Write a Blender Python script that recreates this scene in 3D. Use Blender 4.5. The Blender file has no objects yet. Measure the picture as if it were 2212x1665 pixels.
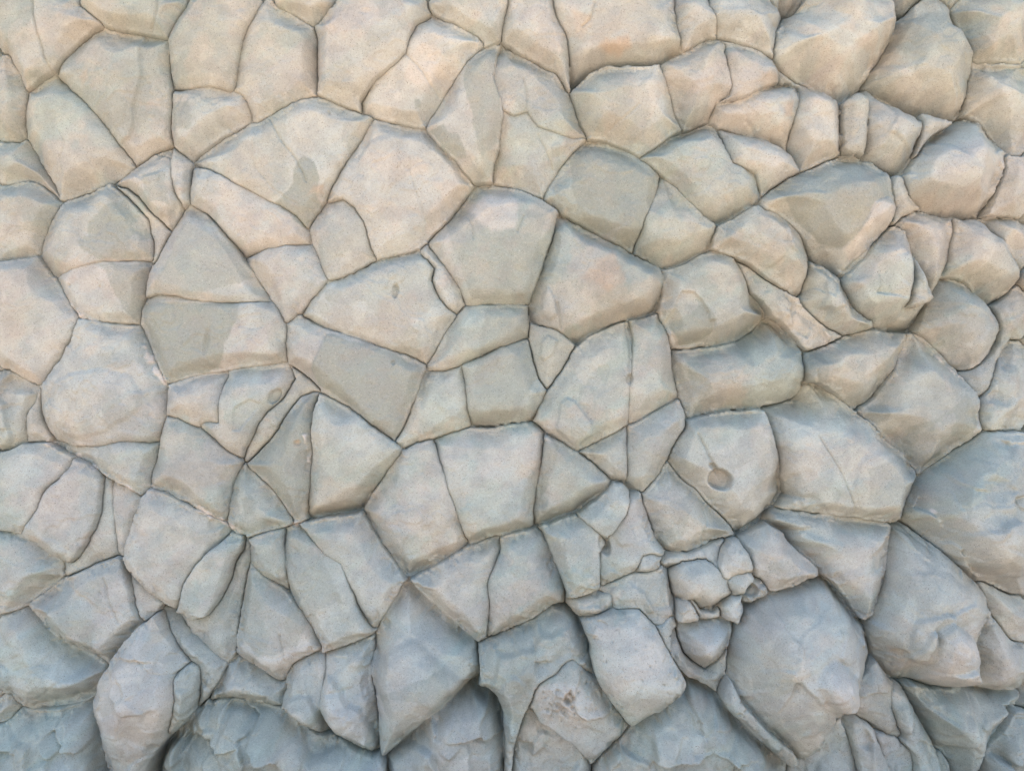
import bpy, math, random
import numpy as np

# ------------------------------------------------------------------ constants
K = 0.0015                      # metres per drawing unit (wall drawn on a 2212 x 1665 sheet)
CX, CY = 1106.0, 832.5          # middle of the sheet
DIST = 3.2                      # camera to the plane of the wall, metres
ZC = 1.42                       # height of the middle of the sheet above the ground
sc = bpy.context.scene

# ------------------------------------------------------------------ camera
cam = bpy.data.cameras.new('camera')
cam_o = bpy.data.objects.new('camera', cam)
sc.collection.objects.link(cam_o)
cam_o.location = (0, -DIST, ZC)
cam_o.rotation_euler = (math.radians(90), 0, 0)
cam.sensor_width = 36.0
cam.lens = 36.0 * DIST / (2212 * K)
cam.clip_end = 2000
sc.camera = cam_o

# ------------------------------------------------------------------ sky, sun, exposure
SUN_EL, SUN_AZ = 65.0, 12.0     # the sun stands high behind the rock face, which lies in its own shade
w = bpy.data.worlds.new('World'); sc.world = w; w.use_nodes = True
nt = w.node_tree; nt.nodes.clear()
sky = nt.nodes.new('ShaderNodeTexSky'); sky.sky_type = 'NISHITA'; sky.sun_disc = False
sky.sun_elevation = math.radians(SUN_EL); sky.sun_rotation = math.radians(SUN_AZ)
sky.air_density = 1.0; sky.dust_density = 2.2; sky.ozone_density = 0.0
bg = nt.nodes.new('ShaderNodeBackground'); bg.inputs['Strength'].default_value = 0.15
wo = nt.nodes.new('ShaderNodeOutputWorld')
nt.links.new(sky.outputs[0], bg.inputs[0]); nt.links.new(bg.outputs[0], wo.inputs[0])
sun = bpy.data.lights.new('sun', 'SUN'); sun.energy = 3.5; sun.angle = math.radians(0.53); sun.color = (1.0, 0.91, 0.77)
sun_o = bpy.data.objects.new('sun', sun); sc.collection.objects.link(sun_o)
# light travels from +y (behind the wall) down towards the viewer
sun_o.rotation_euler = (math.radians(-(90 - SUN_EL)), 0, math.radians(-SUN_AZ))
sun_o.location = (2, 6, 9)
sc.view_settings.view_transform = 'Standard'; sc.view_settings.look = 'None'
sc.view_settings.exposure = 1.93; sc.view_settings.gamma = 1.0
sc.render.engine = 'CYCLES'
sc.cycles.use_denoising = True; sc.cycles.denoiser = 'OPENIMAGEDENOISE'; sc.cycles.denoising_input_passes = 'RGB_ALBEDO_NORMAL'; sc.cycles.denoising_prefilter = 'NONE'; sc.cycles.denoising_quality = 'HIGH'
sc.cycles.max_bounces = 3; sc.cycles.diffuse_bounces = 2; sc.cycles.glossy_bounces = 1

# ------------------------------------------------------------------ drawing of the stones
# one line for each block: stone id, lift z, tilt x, tilt y : outline
STONES = '''
A 0 0 0: -40 -40 140 -40 157 0 185 20 207 42 183 56 150 85 122 128 106 145 70 170 40 188 30 155 12 125 0 105 -40 60
B 0 0 0: -40 80 0 108 14 130 28 155 37 188 39 225 36 262 34 290 15 297 -40 300
C 2 0 0: 157 -40 157 0 185 22 208 44 250 55 300 63 355 75 362 55 375 25 390 0 390 -40
D 3 0 0: 208 46 250 57 300 65 355 76 357 110 357 150 363 185 363 240 361 305 325 322 278 352 255 315 225 275 180 217 140 185 110 155 125 130 152 88 185 57
D 0 0 0: 106 152 140 187 178 218 222 275 252 315 276 352 250 368 210 390 165 410 130 422 118 428 100 395 75 355 50 315 36 290 38 260 41 225 40 190 70 172
E -2 0 0: -40 300 15 298 34 291 50 315 75 355 98 395 116 430 85 405 60 385 40 382 20 388 -40 395
F 0 0 0: -40 398 0 397 20 389 45 383 65 390 95 410 120 432 103 465 83 498 70 524 65 545 30 552 -40 565
G 3 0 0: 390 -40 390 0 375 28 362 58 358 80 357 120 360 155 366 182 400 184 450 185 490 192 502 180 505 150 515 100 527 57 545 22 555 -5 565 -40
G 0 0 0: 366 187 410 187 460 188 495 196 515 200 526 215 533 238 534 245 500 268 450 295 415 325 403 338 385 325 366 308 362 270 363 225
G 2 0 0: 556 -10 565 -30 580 -5 590 2 610 10 640 25 670 45 676 75 678 110 678 150 678 190 677 198 650 205 610 225 580 240 553 253 534 247 533 235 527 215 515 198 503 190 507 155 516 105 528 60 546 24
I 0 0 0: 575 -40 588 0 605 8 635 22 668 42 690 25 712 8 725 -40
J 10 .02 0: 725 -40 725 2 700 22 672 46 678 75 680 110 679 150 679 195 700 205 740 222 775 236 775 212 810 170 850 140 875 112 885 75 895 45 925 12 920 0 900 -40
J 0 0 .04: 925 12 945 20 990 45 1015 60 1030 70 1042 82 1020 107 995 143 968 180 946 212 922 252 915 268 870 262 820 250 775 236 777 212 812 170 850 140 876 112 886 75 897 45
K 0 0 0: 900 -40 922 0 945 18 985 42 1030 68 1045 84 1060 80 1082 75 1090 30 1097 -5 1098 -40
L 0 0 0: 1100 -40 1097 0 1088 40 1083 77 1110 95 1150 115 1180 135 1205 150 1225 175 1235 185 1232 150 1231 112 1228 80 1211 42 1198 0 1190 -40
M 6 0 .03: 1190 -40 1198 0 1211 42 1228 80 1232 115 1234 178 1255 160 1280 140 1315 128 1340 132 1375 134 1410 133 1440 118 1465 108 1479 103 1477 75 1470 35 1466 0 1466 -40
N 0 0 0: 1466 -40 1466 0 1471 40 1478 80 1480 102 1500 90 1530 75 1555 68 1553 35 1540 0 1535 -40
N 3 0 0: 1540 -40 1540 0 1553 35 1558 68 1606 82 1656 100 1678 107 1684 90 1692 50 1697 0 1699 -40
O 6 0 0: 1702 -40 1760 0 1695 50 1684 95 1690 115 1710 134 1759 160 1819 195 1836 203 1869 170 1899 132 1921 100 1931 50 1941 0 1945 -40
P 6 0 0: 2015 -40 2010 0 1985 50 1965 85 1940 118 1925 130 1915 150 1908 165 1925 185 1960 200 2000 225 2060 240 2085 243 2110 225 2120 205 2122 160 2128 120 2125 80 2115 40 2100 15 2090 0 2080 -40
Q -8 0 0: 2090 -40 2100 5 2120 40 2130 80 2132 105 2145 115 2180 115 2212 118 2260 120 2260 -40
R -4 0 0: 2132 110 2150 118 2212 118 2260 120 2260 330 2212 320 2196 295 2185 280 2165 255 2149 240 2124 222 2124 190 2124 160 2130 130
S -12 0 0: 1840 205 1865 197 1885 205 1887 225 1883 265 1882 300 1880 320 1855 318 1838 310 1836 280 1838 240
S 3 0 0: 1905 175 1925 188 1960 205 1995 228 2012 250 2010 280 1995 315 1985 345 1975 358 1950 355 1920 340 1890 325 1886 300 1888 265 1890 225 1895 195
S -28 0 0: 2012 232 2035 240 2082 245 2075 255 2040 275 2010 310 1998 325 2005 290 2013 260
T 22 0 0: 2128 235 2150 245 2170 265 2190 295 2198 320 2197 345 2190 375 2180 400 2171 426 2156 454 2134 457 2096 462 2059 456 2009 439 1979 416 1972 390 1978 372 1985 350 2005 325 2030 290 2060 270 2095 252
Ta -12 0 0: 2200 325 2260 330 2260 465 2212 458 2157 456 2172 428 2182 398 2195 360
U 4 0 0: 1436 133 1465 112 1500 95 1535 75 1560 70 1575 85 1568 108 1578 140 1585 180 1580 200 1555 212 1548 240 1525 255 1488 268 1480 262 1470 235 1455 195 1442 160
U -3 0 0: 1562 70 1600 80 1650 100 1690 128 1697 140 1690 155 1660 180 1610 205 1560 212 1583 200 1586 178 1578 140 1570 108 1578 88
U -4 0 0: 1548 240 1555 215 1610 207 1665 180 1760 155 1720 160 1746 170 1734 212 1720 270 1716 295 1722 322 1696 302 1656 285 1600 268 1566 262
U 0 0 0: 1690 128 1720 143 1760 165 1800 188 1821 198 1831 232 1831 275 1834 318 1796 342 1746 360 1730 335 1717 305 1719 272 1734 212 1747 170 1705 152
V 4 0 0: 1236 186 1260 165 1285 145 1318 130 1345 134 1375 136 1428 136 1440 160 1455 200 1472 240 1486 268 1450 285 1420 310 1385 330 1370 322 1340 305 1310 294 1277 290 1262 262 1250 230 1240 205
W 2 0 0: 1390 333 1420 315 1455 287 1490 268 1535 247 1565 265 1575 290 1575 310 1590 345 1640 370 1647 390 1656 418 1620 445 1581 468 1556 477 1531 463 1503 433 1460 390 1420 355
W -5 0 0: 1568 263 1610 272 1656 287 1696 304 1722 325 1745 360 1730 368 1690 393 1656 416 1648 390 1640 368 1610 355 1590 345 1578 315 1574 290
X 5 0 0: 1082 78 1075 110 1068 170 1080 205 1086 235 1083 275 1078 320 1066 350 1063 385 1020 390 1000 365 970 330 940 300 918 272 925 250 950 210 970 180 1000 138 1030 108 1050 92
X 0 .03 0: 1082 78 1110 95 1150 118 1205 152 1226 188 1235 205 1245 235 1258 268 1270 285 1235 290 1200 283 1160 268 1140 237 1110 243 1086 235 1080 205 1068 170 1075 110
X -5 0 -.02: 1086 238 1110 245 1138 240 1160 270 1200 285 1240 292 1268 288 1235 325 1205 360 1185 395 1172 420 1120 400 1064 385 1068 350 1080 320 1085 275
Y 2 0 0: 803 250 840 255 880 262 914 272 930 295 960 330 1000 370 1022 393 1012 408 990 440 960 475 920 520 885 545 840 552 810 555 798 520 786 480 763 445 737 427 702 430 710 405 740 355 775 295
Y -2 0 0: 662 498 672 470 700 432 735 428 762 445 785 480 797 520 808 553 790 560 760 583 725 600 708 602 695 575 680 540
Z 3 0 0: 405 342 430 325 475 292 520 268 555 252 600 230 650 208 680 198 705 208 740 225 790 243 802 250 780 290 750 335 725 370 705 405 685 440 668 470 656 489 635 463 603 441 553 418 500 390 450 360 410 350
Z 0 0 0: 405 355 440 363 500 392 553 420 600 442 635 465 657 492 662 522 600 528 553 540 525 548 510 520 480 485 440 450 403 432 402 395
Z 0 0 0: 525 550 553 541 600 530 662 523 675 545 690 580 705 603 690 625 665 650 640 675 612 695 603 681 590 660 573 641 553 608 540 575
AA 0 0 0: 230 392 278 355 325 325 358 310 361 340 362 378 370 412 385 440 365 478 358 493 335 470 312 447 287 416 262 400
AA -4 0 0: 362 308 385 328 402 342 401 390 401 432 388 442 372 412 363 378 362 340
AA -16 0 0: 228 393 262 402 287 418 312 450 335 473 358 496 345 525 330 560 318 565 319 545 320 520 313 498 306 466 285 440 258 415
BB 3 0 0: 120 436 150 420 195 400 226 393 258 417 285 440 305 466 312 498 320 520 318 558 280 560 220 563 160 575 110 590 95 588 80 568 68 545 72 522 85 498 103 466
BB 0 0 0: 112 592 160 578 220 566 280 563 312 567 308 600 302 628 296 660 287 686 280 697 225 693 190 688 172 684 147 660 130 630 108 600
CC 3 0 0: 400 440 425 455 455 490 490 530 520 565 545 598 565 630 572 648 520 650 460 653 420 648 380 638 340 636 308 640 308 620 315 590 330 560 345 525 362 490 380 465
CC 2 0 0: 306 643 345 637 385 641 430 650 480 655 553 652 575 650 595 670 608 695 611 720 611 750 610 778 580 785 520 792 460 800 400 812 360 826 352 828 340 800 325 770 310 740 297 715 290 690 293 670 300 650
DD 4 0 0: -40 570 0 566 35 555 64 548 80 575 100 605 125 640 145 668 158 690 150 710 140 740 120 770 95 805 80 825 65 832 40 820 0 798 -40 780
EE 5 0 0: 160 690 185 692 225 697 280 700 290 712 305 745 325 785 345 820 352 840 350 880 348 900 340 935 332 954 310 957 250 953 200 966 150 966 110 950 90 930 75 895 72 860 80 835 95 810 125 770 145 735 155 710
EE -4 0 0: 95 955 150 969 200 969 250 956 310 959 334 956 322 1005 312 1035 303 1063 292 1070 260 1050 225 1030 175 1000 140 982
FF -8 0 0: -40 785 0 800 40 822 68 835 62 860 50 880 42 900 40 940 35 955 10 968 -40 985
FF -14 0 0: 70 840 80 842 75 870 72 900 80 930 90 952 70 955 40 955 42 910 50 885 62 862
GG 6 0 0: -40 990 0 980 30 963 70 957 90 962 120 975 145 992 140 1010 125 1035 105 1048 90 1065 80 1095 60 1125 42 1145 35 1152 0 1145 -40 1140
GG 8 0 0: 146 993 175 1005 205 1028 212 1040 211 1080 205 1115 192 1150 175 1180 155 1205 140 1218 120 1215 90 1195 60 1170 43 1152 60 1128 80 1100 92 1068 108 1050 128 1036 142 1012
GG -20 0 0: 212 1032 230 1045 232 1080 235 1130 238 1170 240 1200 220 1210 180 1225 150 1240 125 1250 118 1240 120 1220 140 1220 158 1207 178 1180 195 1150 208 1115 213 1080
GG -22 0 0: 232 1045 260 1055 292 1075 290 1090 278 1130 268 1165 258 1200 250 1207 242 1200 239 1170 236 1130 233 1085
HH 6 0 0: -40 1150 0 1155 35 1158 60 1172 90 1197 115 1218 116 1235 110 1250 80 1275 50 1300 0 1325 -40 1340
II 4 0 0: 50 1315 60 1302 90 1280 125 1255 160 1240 200 1225 235 1210 250 1212 262 1240 275 1275 280 1310 290 1345 270 1368 250 1390 228 1420 210 1447 190 1440 160 1425 125 1405 110 1390 90 1370 70 1345
II -18 0 0: 254 1213 280 1245 300 1275 335 1310 330 1320 300 1345 291 1343 282 1310 277 1275 265 1240
JJ 4 0 0: -40 1350 0 1340 25 1332 45 1338 65 1355 85 1375 115 1400 150 1425 190 1445 192 1470 188 1500 180 1525 150 1535 100 1545 40 1553 20 1545 10 1530 0 1510 -40 1490
KK 26 0 0: 330 1335 340 1350 350 1380 370 1410 395 1440 372 1456 370 1480 375 1508 368 1545 355 1581 325 1625 290 1690 290 1760 230 1760 215 1650 205 1600 192 1560 189 1520 200 1490 222 1460 240 1430 265 1390 285 1370 310 1350
KK 8 0 0: 398 1442 412 1450 417 1465 412 1495 405 1530 385 1575 358 1590 357 1580 370 1545 377 1508 372 1480 374 1458
LL -20 0 0: 335 1325 345 1318 365 1340 395 1380 430 1415 470 1445 475 1452 465 1475 445 1500 420 1530 400 1550 410 1520 418 1470 415 1450 398 1440 372 1410 352 1380
MM 6 0 0: 312 1062 345 1070 390 1095 440 1120 478 1145 480 1155 465 1175 440 1195 420 1215 405 1240 390 1270 378 1300 368 1316 345 1305 318 1280 290 1255 268 1230 260 1205 270 1165 280 1125 295 1085
MM 14 0 0: 490 1160 515 1165 520 1175 510 1195 492 1220 488 1250 475 1285 457 1316 440 1332 410 1344 395 1334 378 1330 380 1306 402 1256 425 1225 455 1190
MM -18 0 0: 520 1165 527 1175 525 1220 515 1270 505 1320 500 1370 497 1410 492 1440 478 1445 450 1425 415 1390 398 1382 375 1338 383 1334 410 1347 440 1336 460 1314 488 1255 497 1220 513 1195
NN 0 0 0: 350 900 375 908 410 925 445 945 475 970 500 990 512 1000 505 1015 492 1040 485 1080 480 1115 470 1125 440 1110 395 1080 350 1060 318 1048 318 1020 325 985 338 945
OO 0 0 0: 355 832 390 818 430 808 478 804 475 830 470 870 468 915 440 910 422 918 405 915 375 905 352 897 352 860
OO 3 0 0: 482 802 530 795 580 790 610 785 622 800 625 818 610 840 585 870 560 895 545 920 530 950 520 975 512 985 490 975 465 955 445 935 425 918 440 912 470 915 472 870 478 830
OO -16 0 0: 612 788 640 805 668 828 677 843 665 848 640 856 622 882 597 917 575 948 555 968 530 995 517 998 521 980 535 950 550 920 572 890 605 868 622 840 628 815
PP 2 0 0: 672 842 678 855 670 897 665 932 668 982 663 1027 657 1082 653 1122 630 1130 615 1110 595 1080 572 1052 553 1036 530 1015 525 1000 540 985 560 965 575 950 595 915 620 885 640 860
QQ 4 0 0: 682 856 695 860 730 880 775 900 800 925 830 948 855 970 858 985 845 1000 825 1025 805 1055 785 1085 772 1105 740 1112 700 1118 662 1122 655 1112 662 1070 666 1030 672 985 666 930 672 890
RR 0 0 0: 514 1003 530 1018 553 1040 572 1055 595 1085 618 1118 625 1128 600 1140 560 1152 530 1162 510 1155 490 1145 487 1125 490 1085 493 1045 505 1018
SS 0 0 0: 613 698 640 680 655 690 690 708 750 728 800 745 850 760 890 775 915 790 905 815 895 850 880 890 865 925 850 950 840 945 810 920 770 890 730 865 690 840 660 815 630 795 613 785 613 750
TT 7 0 0: 708 606 740 600 780 580 820 560 860 550 900 538 905 545 937 575 932 606 948 640 963 660 980 673 970 700 955 725 940 750 925 775 917 785 890 770 850 755 800 740 750 720 700 705 670 695 650 682 660 665 680 635
TT -2 0 0: 918 522 940 545 965 580 990 615 1002 650 990 665 980 672 963 660 948 640 932 606 937 575 905 543
UU 2 0 0: 1003 660 1030 656 1080 655 1106 655 1140 660 1142 690 1140 720 1110 735 1080 748 1040 770 1000 785 950 800 922 802 918 793 930 770 950 735 970 705 990 678
UU -3 0 0: 920 805 950 803 995 792 1000 810 1003 850 1010 890 1015 920 980 930 940 942 900 950 870 962 853 952 870 925 890 885 905 845
UU 3 0 0: 1000 788 1040 772 1080 752 1110 740 1140 738 1145 755 1155 790 1160 820 1175 845 1165 870 1150 895 1125 910 1085 918 1050 923 1018 922 1012 890 1005 850 1002 810
VV 2 0 0: 1028 395 1062 390 1110 400 1165 425 1202 450 1205 462 1198 490 1185 530 1170 580 1155 620 1145 650 1110 652 1060 655 1020 655 1003 650 995 625 975 590 950 560 930 530 922 515 945 490 975 460 1000 425
WW 4 0 0: 1208 465 1230 470 1260 485 1300 505 1350 530 1390 550 1425 570 1437 585 1437 610 1432 640 1425 665 1405 680 1370 685 1340 692 1310 705 1280 715 1262 730 1250 742 1225 725 1200 705 1170 700 1147 690 1146 665 1155 630 1170 590 1185 540 1200 490
WW -16 0 0: 1146 695 1170 702 1205 710 1225 728 1243 742 1225 770 1210 795 1190 828 1182 832 1165 815 1155 785 1147 745
XX 2 0 0: 1277 293 1312 297 1345 310 1392 340 1430 370 1425 400 1405 440 1390 480 1378 520 1372 535 1330 515 1290 490 1250 470 1215 450 1180 425 1190 395 1215 355 1245 320
XX 3 0 0: 1435 372 1470 402 1503 435 1530 465 1552 482 1546 505 1541 531 1520 542 1490 560 1460 572 1440 572 1410 555 1380 538 1376 522 1390 490 1405 450 1420 410
YY 10 0 0: 1560 485 1590 470 1630 445 1660 452 1690 460 1710 475 1735 500 1750 530 1762 555 1760 575 1752 600 1750 625 1735 635 1720 630 1690 610 1660 590 1630 570 1600 550 1570 540 1545 530 1550 505
YY -6 0 0: 1765 560 1790 575 1815 600 1830 625 1850 660 1865 680 1900 690 1890 705 1860 715 1840 718 1800 700 1770 675 1740 650 1755 630 1755 600
ZZ 18 0 0: 1655 425 1680 400 1720 375 1750 360 1800 340 1840 325 1870 328 1900 345 1925 370 1938 395 1940 420 1948 440 1945 460 1925 490 1900 520 1875 550 1850 575 1835 582 1815 565 1790 548 1765 520 1745 495 1715 470 1690 455 1660 448
AB 12 0 0: 1960 480 1970 500 1985 530 1990 560 1985 600 1975 640 1965 662 1985 665 2010 655 2028 645 2030 655 2015 680 2000 705 1980 712 1940 708 1905 695 1880 675 1860 655 1840 615 1850 590 1880 560 1910 525 1935 500
AB 6 0 0: 1987 535 2000 560 2010 590 2018 620 2028 643 2010 652 1985 660 1968 658 1977 640 1987 600 1991 560
AC -6 0 0: 1955 485 1970 465 1995 450 2020 450 2050 458 2080 465 2082 485 2075 520 2068 560 2055 595 2040 625 2030 635 2018 615 2010 590 1998 555 1985 525 1972 505 1975 490
ACa -24 0 0: 1945 400 1955 380 1966 385 1976 415 2005 440 1985 453 1965 463 1950 470 1950 440
AD 4 0 0: 2085 465 2110 465 2140 460 2160 470 2165 490 2190 520 2212 550 2225 580 2212 610 2195 640 2170 650 2145 635 2115 605 2090 595 2060 590 2070 560 2078 520
AD -8 0 0: 2145 460 2180 460 2260 470 2260 575 2228 575 2215 550 2195 520 2172 490 2165 470
AE 8 0 0: 2055 598 2080 600 2110 605 2140 635 2165 655 2178 680 2185 710 2182 730 2165 760 2140 780 2115 800 2095 790 2070 765 2040 735 2010 712 2015 690 2032 660 2045 625
AE -18 0 0: 2170 655 2195 645 2212 620 2260 600 2260 730 2212 728 2190 755 2170 800 2155 840 2130 850 2110 825 2100 805 2140 785 2168 760 2188 730 2188 700
AF 0 0 0: 2212 730 2260 735 2260 930 2212 928 2165 930 2145 915 2140 890 2150 860 2165 820 2185 775
AG -18 0 0: 1600 560 1640 580 1690 612 1735 640 1770 680 1800 702 1840 722 1825 735 1795 748 1770 748 1745 740 1715 705 1690 680 1665 650 1635 620 1615 590
AH 4 0 0: 1440 578 1480 570 1510 555 1543 540 1570 545 1600 562 1615 590 1630 630 1650 650 1668 670 1665 690 1640 710 1610 730 1570 742 1520 748 1480 752 1462 748 1450 720 1435 690 1430 665 1438 635 1440 605
AI 2 0 0: 1465 755 1500 752 1560 748 1610 735 1650 715 1672 690 1690 690 1712 710 1735 735 1745 765 1748 800 1735 830 1760 850 1670 870 1640 880 1600 885 1560 890 1520 898 1498 902 1490 885 1480 850 1470 810 1465 780
AJ 8 0 0: 1760 770 1785 755 1820 735 1850 722 1890 712 1920 718 1950 718 1980 720 1983 735 1970 760 1950 790 1920 830 1905 855 1880 878 1870 880 1840 860 1800 835 1770 820 1755 800
AK 4 0 0: 1990 722 2005 718 2030 740 2060 770 2090 810 2120 850 2132 900 2135 920 2125 950 2100 972 2060 1012 2030 1034 2000 1010 1971 975 1925 940 1895 912 1880 895 1885 880 1915 860 1930 830 1955 790 1975 755
AM 4 0 0: 1672 890 1760 870 1740 845 1775 833 1850 880 1900 918 1960 968 2020 1025 2005 1070 1975 1110 1962 1132 1930 1135 1890 1125 1860 1116 1845 1122 1800 1115 1750 1108 1710 1103 1760 1080 1702 1030 1708 985 1690 940 1680 910
AN 6 0 0: 1500 905 1540 895 1590 890 1630 888 1660 895 1668 930 1680 970 1695 1010 1698 1050 1690 1090 1660 1115 1630 1135 1600 1147 1580 1130 1550 1100 1510 1060 1480 1035 1455 1000 1460 980 1475 950 1495 930
AO 0 0 0: 1450 1005 1475 1035 1510 1065 1550 1105 1590 1145 1592 1158 1570 1170 1530 1185 1490 1195 1460 1185 1430 1160 1412 1125 1400 1090 1400 1070 1420 1045
AP 3 0 0: 1250 748 1270 730 1310 710 1350 695 1365 695 1370 720 1365 770 1362 830 1360 880 1358 915 1330 935 1290 955 1255 972 1245 970 1220 950 1190 930 1165 905 1170 885 1185 855 1210 815 1235 775
AP 0 0 0: 1370 692 1410 682 1428 678 1440 700 1448 740 1455 790 1462 825 1470 850 1455 865 1420 885 1385 908 1363 912 1362 870 1366 800 1368 760 1372 720
AQ -2 0 0: 1258 978 1290 962 1330 942 1358 928 1357 960 1357 1000 1356 1038 1330 1028 1300 1005
AQ 0 0 0: 1360 928 1400 905 1440 880 1470 868 1480 890 1475 925 1455 965 1435 1005 1415 1040 1395 1062 1370 1050 1358 1038 1359 1000 1360 960
AR 4 0 0: 895 965 930 955 938 965 945 995 955 1025 965 1060 980 1095 990 1130 1005 1170 1000 1180 970 1200 935 1225 900 1245 875 1253 855 1230 830 1190 800 1140 782 1105 795 1075 820 1040 845 1005 870 980
AR 5 0 0: 935 955 980 940 1020 928 1070 925 1106 918 1130 916 1160 932 1172 955 1172 990 1165 1030 1155 1080 1148 1120 1140 1140 1100 1155 1060 1165 1020 1178 1008 1168 995 1130 980 1085 965 1040 950 1000
AS 5 0 0: 1180 950 1205 958 1235 975 1275 1005 1310 1040 1315 1050 1295 1072 1260 1095 1220 1118 1185 1137 1170 1132 1156 1110 1157 1075 1165 1035 1173 985
AT 10 0 0: 1256 1122 1290 1088 1321 1057 1341 1057 1363 1082 1356 1112 1326 1152 1316 1155 1301 1157 1271 1137
AT 8 0 0: 1178 1142 1231 1127 1261 1127 1296 1152 1298 1177 1286 1195 1296 1217 1298 1267 1291 1272 1241 1290 1226 1272 1201 1212
AT -4 0 0: 1321 1157 1356 1117 1366 1077 1386 1072 1401 1112 1411 1152 1426 1202 1406 1197 1386 1207 1381 1232 1346 1252 1301 1267 1299 1222 1306 1202 1326 1187
AT -6 0 0: 1391 1202 1411 1200 1426 1212 1421 1232 1401 1240 1383 1235
BH 4 0 0: 1481 1222 1531 1215 1556 1232 1573 1262 1586 1282 1566 1297 1546 1327 1521 1325 1501 1297 1476 1282 1471 1257
BH -22 0 0: 1441 1220 1500 1205 1560 1180 1572 1178 1562 1205 1556 1228 1530 1212 1482 1218
BH 10 0 0: 1558 1227 1568 1192 1591 1180 1611 1202 1621 1227 1606 1237 1581 1242 1568 1250
BH 8 0 0: 1576 1257 1591 1240 1611 1242 1626 1257 1616 1282 1596 1287 1581 1277
BH -10 0 0: 1631 1262 1651 1257 1666 1277 1661 1297 1636 1302 1611 1297 1616 1284
BH 8 0 0: 1491 1307 1516 1337 1511 1345 1478 1345 1481 1327
BH -16 0 0: 1501 1300 1521 1327 1546 1332 1566 1327 1561 1343 1518 1345
BH 8 0 0: 1571 1312 1591 1292 1606 1288 1603 1312 1596 1347 1576 1347 1563 1332
BH 8 0 0: 1626 1182 1671 1160 1701 1182 1740 1208 1776 1237 1771 1247 1681 1282 1666 1277 1646 1247
AU 2 0 0: 885 1258 920 1240 960 1215 1005 1190 1050 1175 1080 1170 1078 1200 1060 1235 1052 1265 1055 1310 1052 1350 1048 1385 1035 1390 1010 1375 975 1345 935 1310 905 1285
AU 4 0 0: 1083 1170 1110 1165 1140 1160 1165 1170 1180 1190 1195 1220 1212 1255 1218 1280 1205 1300 1170 1325 1120 1355 1080 1375 1052 1386 1053 1350 1057 1310 1055 1265 1065 1235 1082 1200
AV -2 0 0: 535 1172 560 1160 604 1148 606 1180 611 1220 613 1250 613 1284 590 1266 565 1248 545 1233 533 1220
AV 5 0 0: 606 1148 640 1142 665 1165 700 1200 735 1220 745 1250 760 1290 775 1330 795 1365 800 1370 785 1385 750 1395 720 1405 695 1413 685 1395 672 1365 650 1330 625 1295 614 1285 614 1250 612 1215 607 1180
AV 3 0 0: 640 1140 700 1125 770 1115 780 1130 800 1155 830 1200 855 1235 868 1258 850 1290 830 1320 810 1350 800 1365 785 1340 770 1310 760 1280 748 1250 738 1220 700 1198 665 1163
AW 5 0 0: 530 1225 560 1248 595 1275 625 1303 652 1338 670 1368 684 1405 660 1415 640 1425 625 1440 605 1470 590 1490 580 1485 560 1465 535 1445 510 1430 495 1418 498 1390 505 1350 510 1310 518 1270
AX -10 0 .15: 478 1450 497 1428 530 1448 560 1468 590 1495 605 1500 600 1520 595 1540 560 1535 520 1530 480 1525 455 1530 430 1545 445 1510 465 1475
AY -8 0 0: 620 1445 650 1432 690 1425 695 1450 693 1480 690 1500 688 1540 692 1590 680 1590 650 1575 620 1555 598 1535 597 1520 615 1505 610 1475
AY -6 0 0: 700 1422 750 1405 800 1390 800 1420 790 1450 797 1480 803 1520 808 1560 810 1600 808 1630 800 1635 770 1620 740 1600 715 1580 700 1555 692 1520 694 1490 700 1460
AZ 0 0 0: 872 1272 890 1285 920 1310 955 1345 1000 1380 1020 1400 1028 1440 1030 1465 1005 1485 995 1500 975 1520 945 1545 910 1570 880 1600 850 1625 825 1640 815 1620 812 1570 808 1520 800 1470 798 1430 803 1390 820 1355 845 1315
BA 18 0 .2: 1050 1490 1075 1510 1085 1545 1088 1600 1090 1760 835 1760 830 1650 850 1630 885 1595 930 1560 975 1530 1005 1510
BC 36 0 .22: 420 1545 450 1535 500 1530 560 1540 595 1545 650 1580 700 1610 760 1630 810 1650 830 1660 830 1760 300 1760 330 1650 365 1605 395 1570
BD 34 0 .2: -40 1560 10 1548 40 1558 100 1550 150 1542 182 1530 188 1560 198 1600 210 1650 222 1760 -40 1760
BDa -6 0 0: -40 1500 0 1515 12 1545 14 1575 0 1600 -40 1610
BE 20 0 .1: 1040 1400 1080 1380 1130 1362 1195 1328 1215 1335 1250 1370 1270 1395 1275 1430 1285 1470 1260 1450 1235 1430 1220 1430 1205 1455 1175 1465 1155 1490 1130 1540 1115 1600 1108 1660 1095 1760 1090 1600 1085 1550 1065 1510 1042 1480
BE 12 0 0: 1230 1427 1245 1430 1265 1455 1290 1480 1310 1510 1335 1540 1362 1578 1345 1600 1310 1630 1280 1655 1265 1640 1240 1610 1200 1580 1165 1560 1150 1530 1155 1500 1165 1475 1200 1460 1212 1445
BE -8 0 0: 1150 1535 1165 1562 1200 1582 1240 1612 1270 1650 1275 1760 1105 1760 1110 1640 1120 1590 1135 1550
BF 30 0 0: 1275 1340 1300 1332 1340 1328 1385 1325 1400 1345 1420 1365 1435 1390 1450 1420 1470 1450 1480 1480 1475 1505 1455 1525 1420 1545 1385 1562 1365 1573 1345 1550 1320 1520 1300 1490 1285 1450 1278 1410 1272 1370
BG -2 0 0: 1245 1300 1275 1292 1310 1286 1322 1295 1325 1315 1300 1328 1275 1335 1260 1325
BG -14 0 0: 1300 1278 1350 1260 1400 1245 1430 1238 1440 1260 1445 1300 1455 1340 1440 1355 1425 1362 1405 1345 1385 1322 1340 1325 1328 1312 1322 1290 1310 1283
BG -24 0 0: 1425 1365 1455 1345 1462 1370 1465 1410 1460 1440 1445 1405
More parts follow.
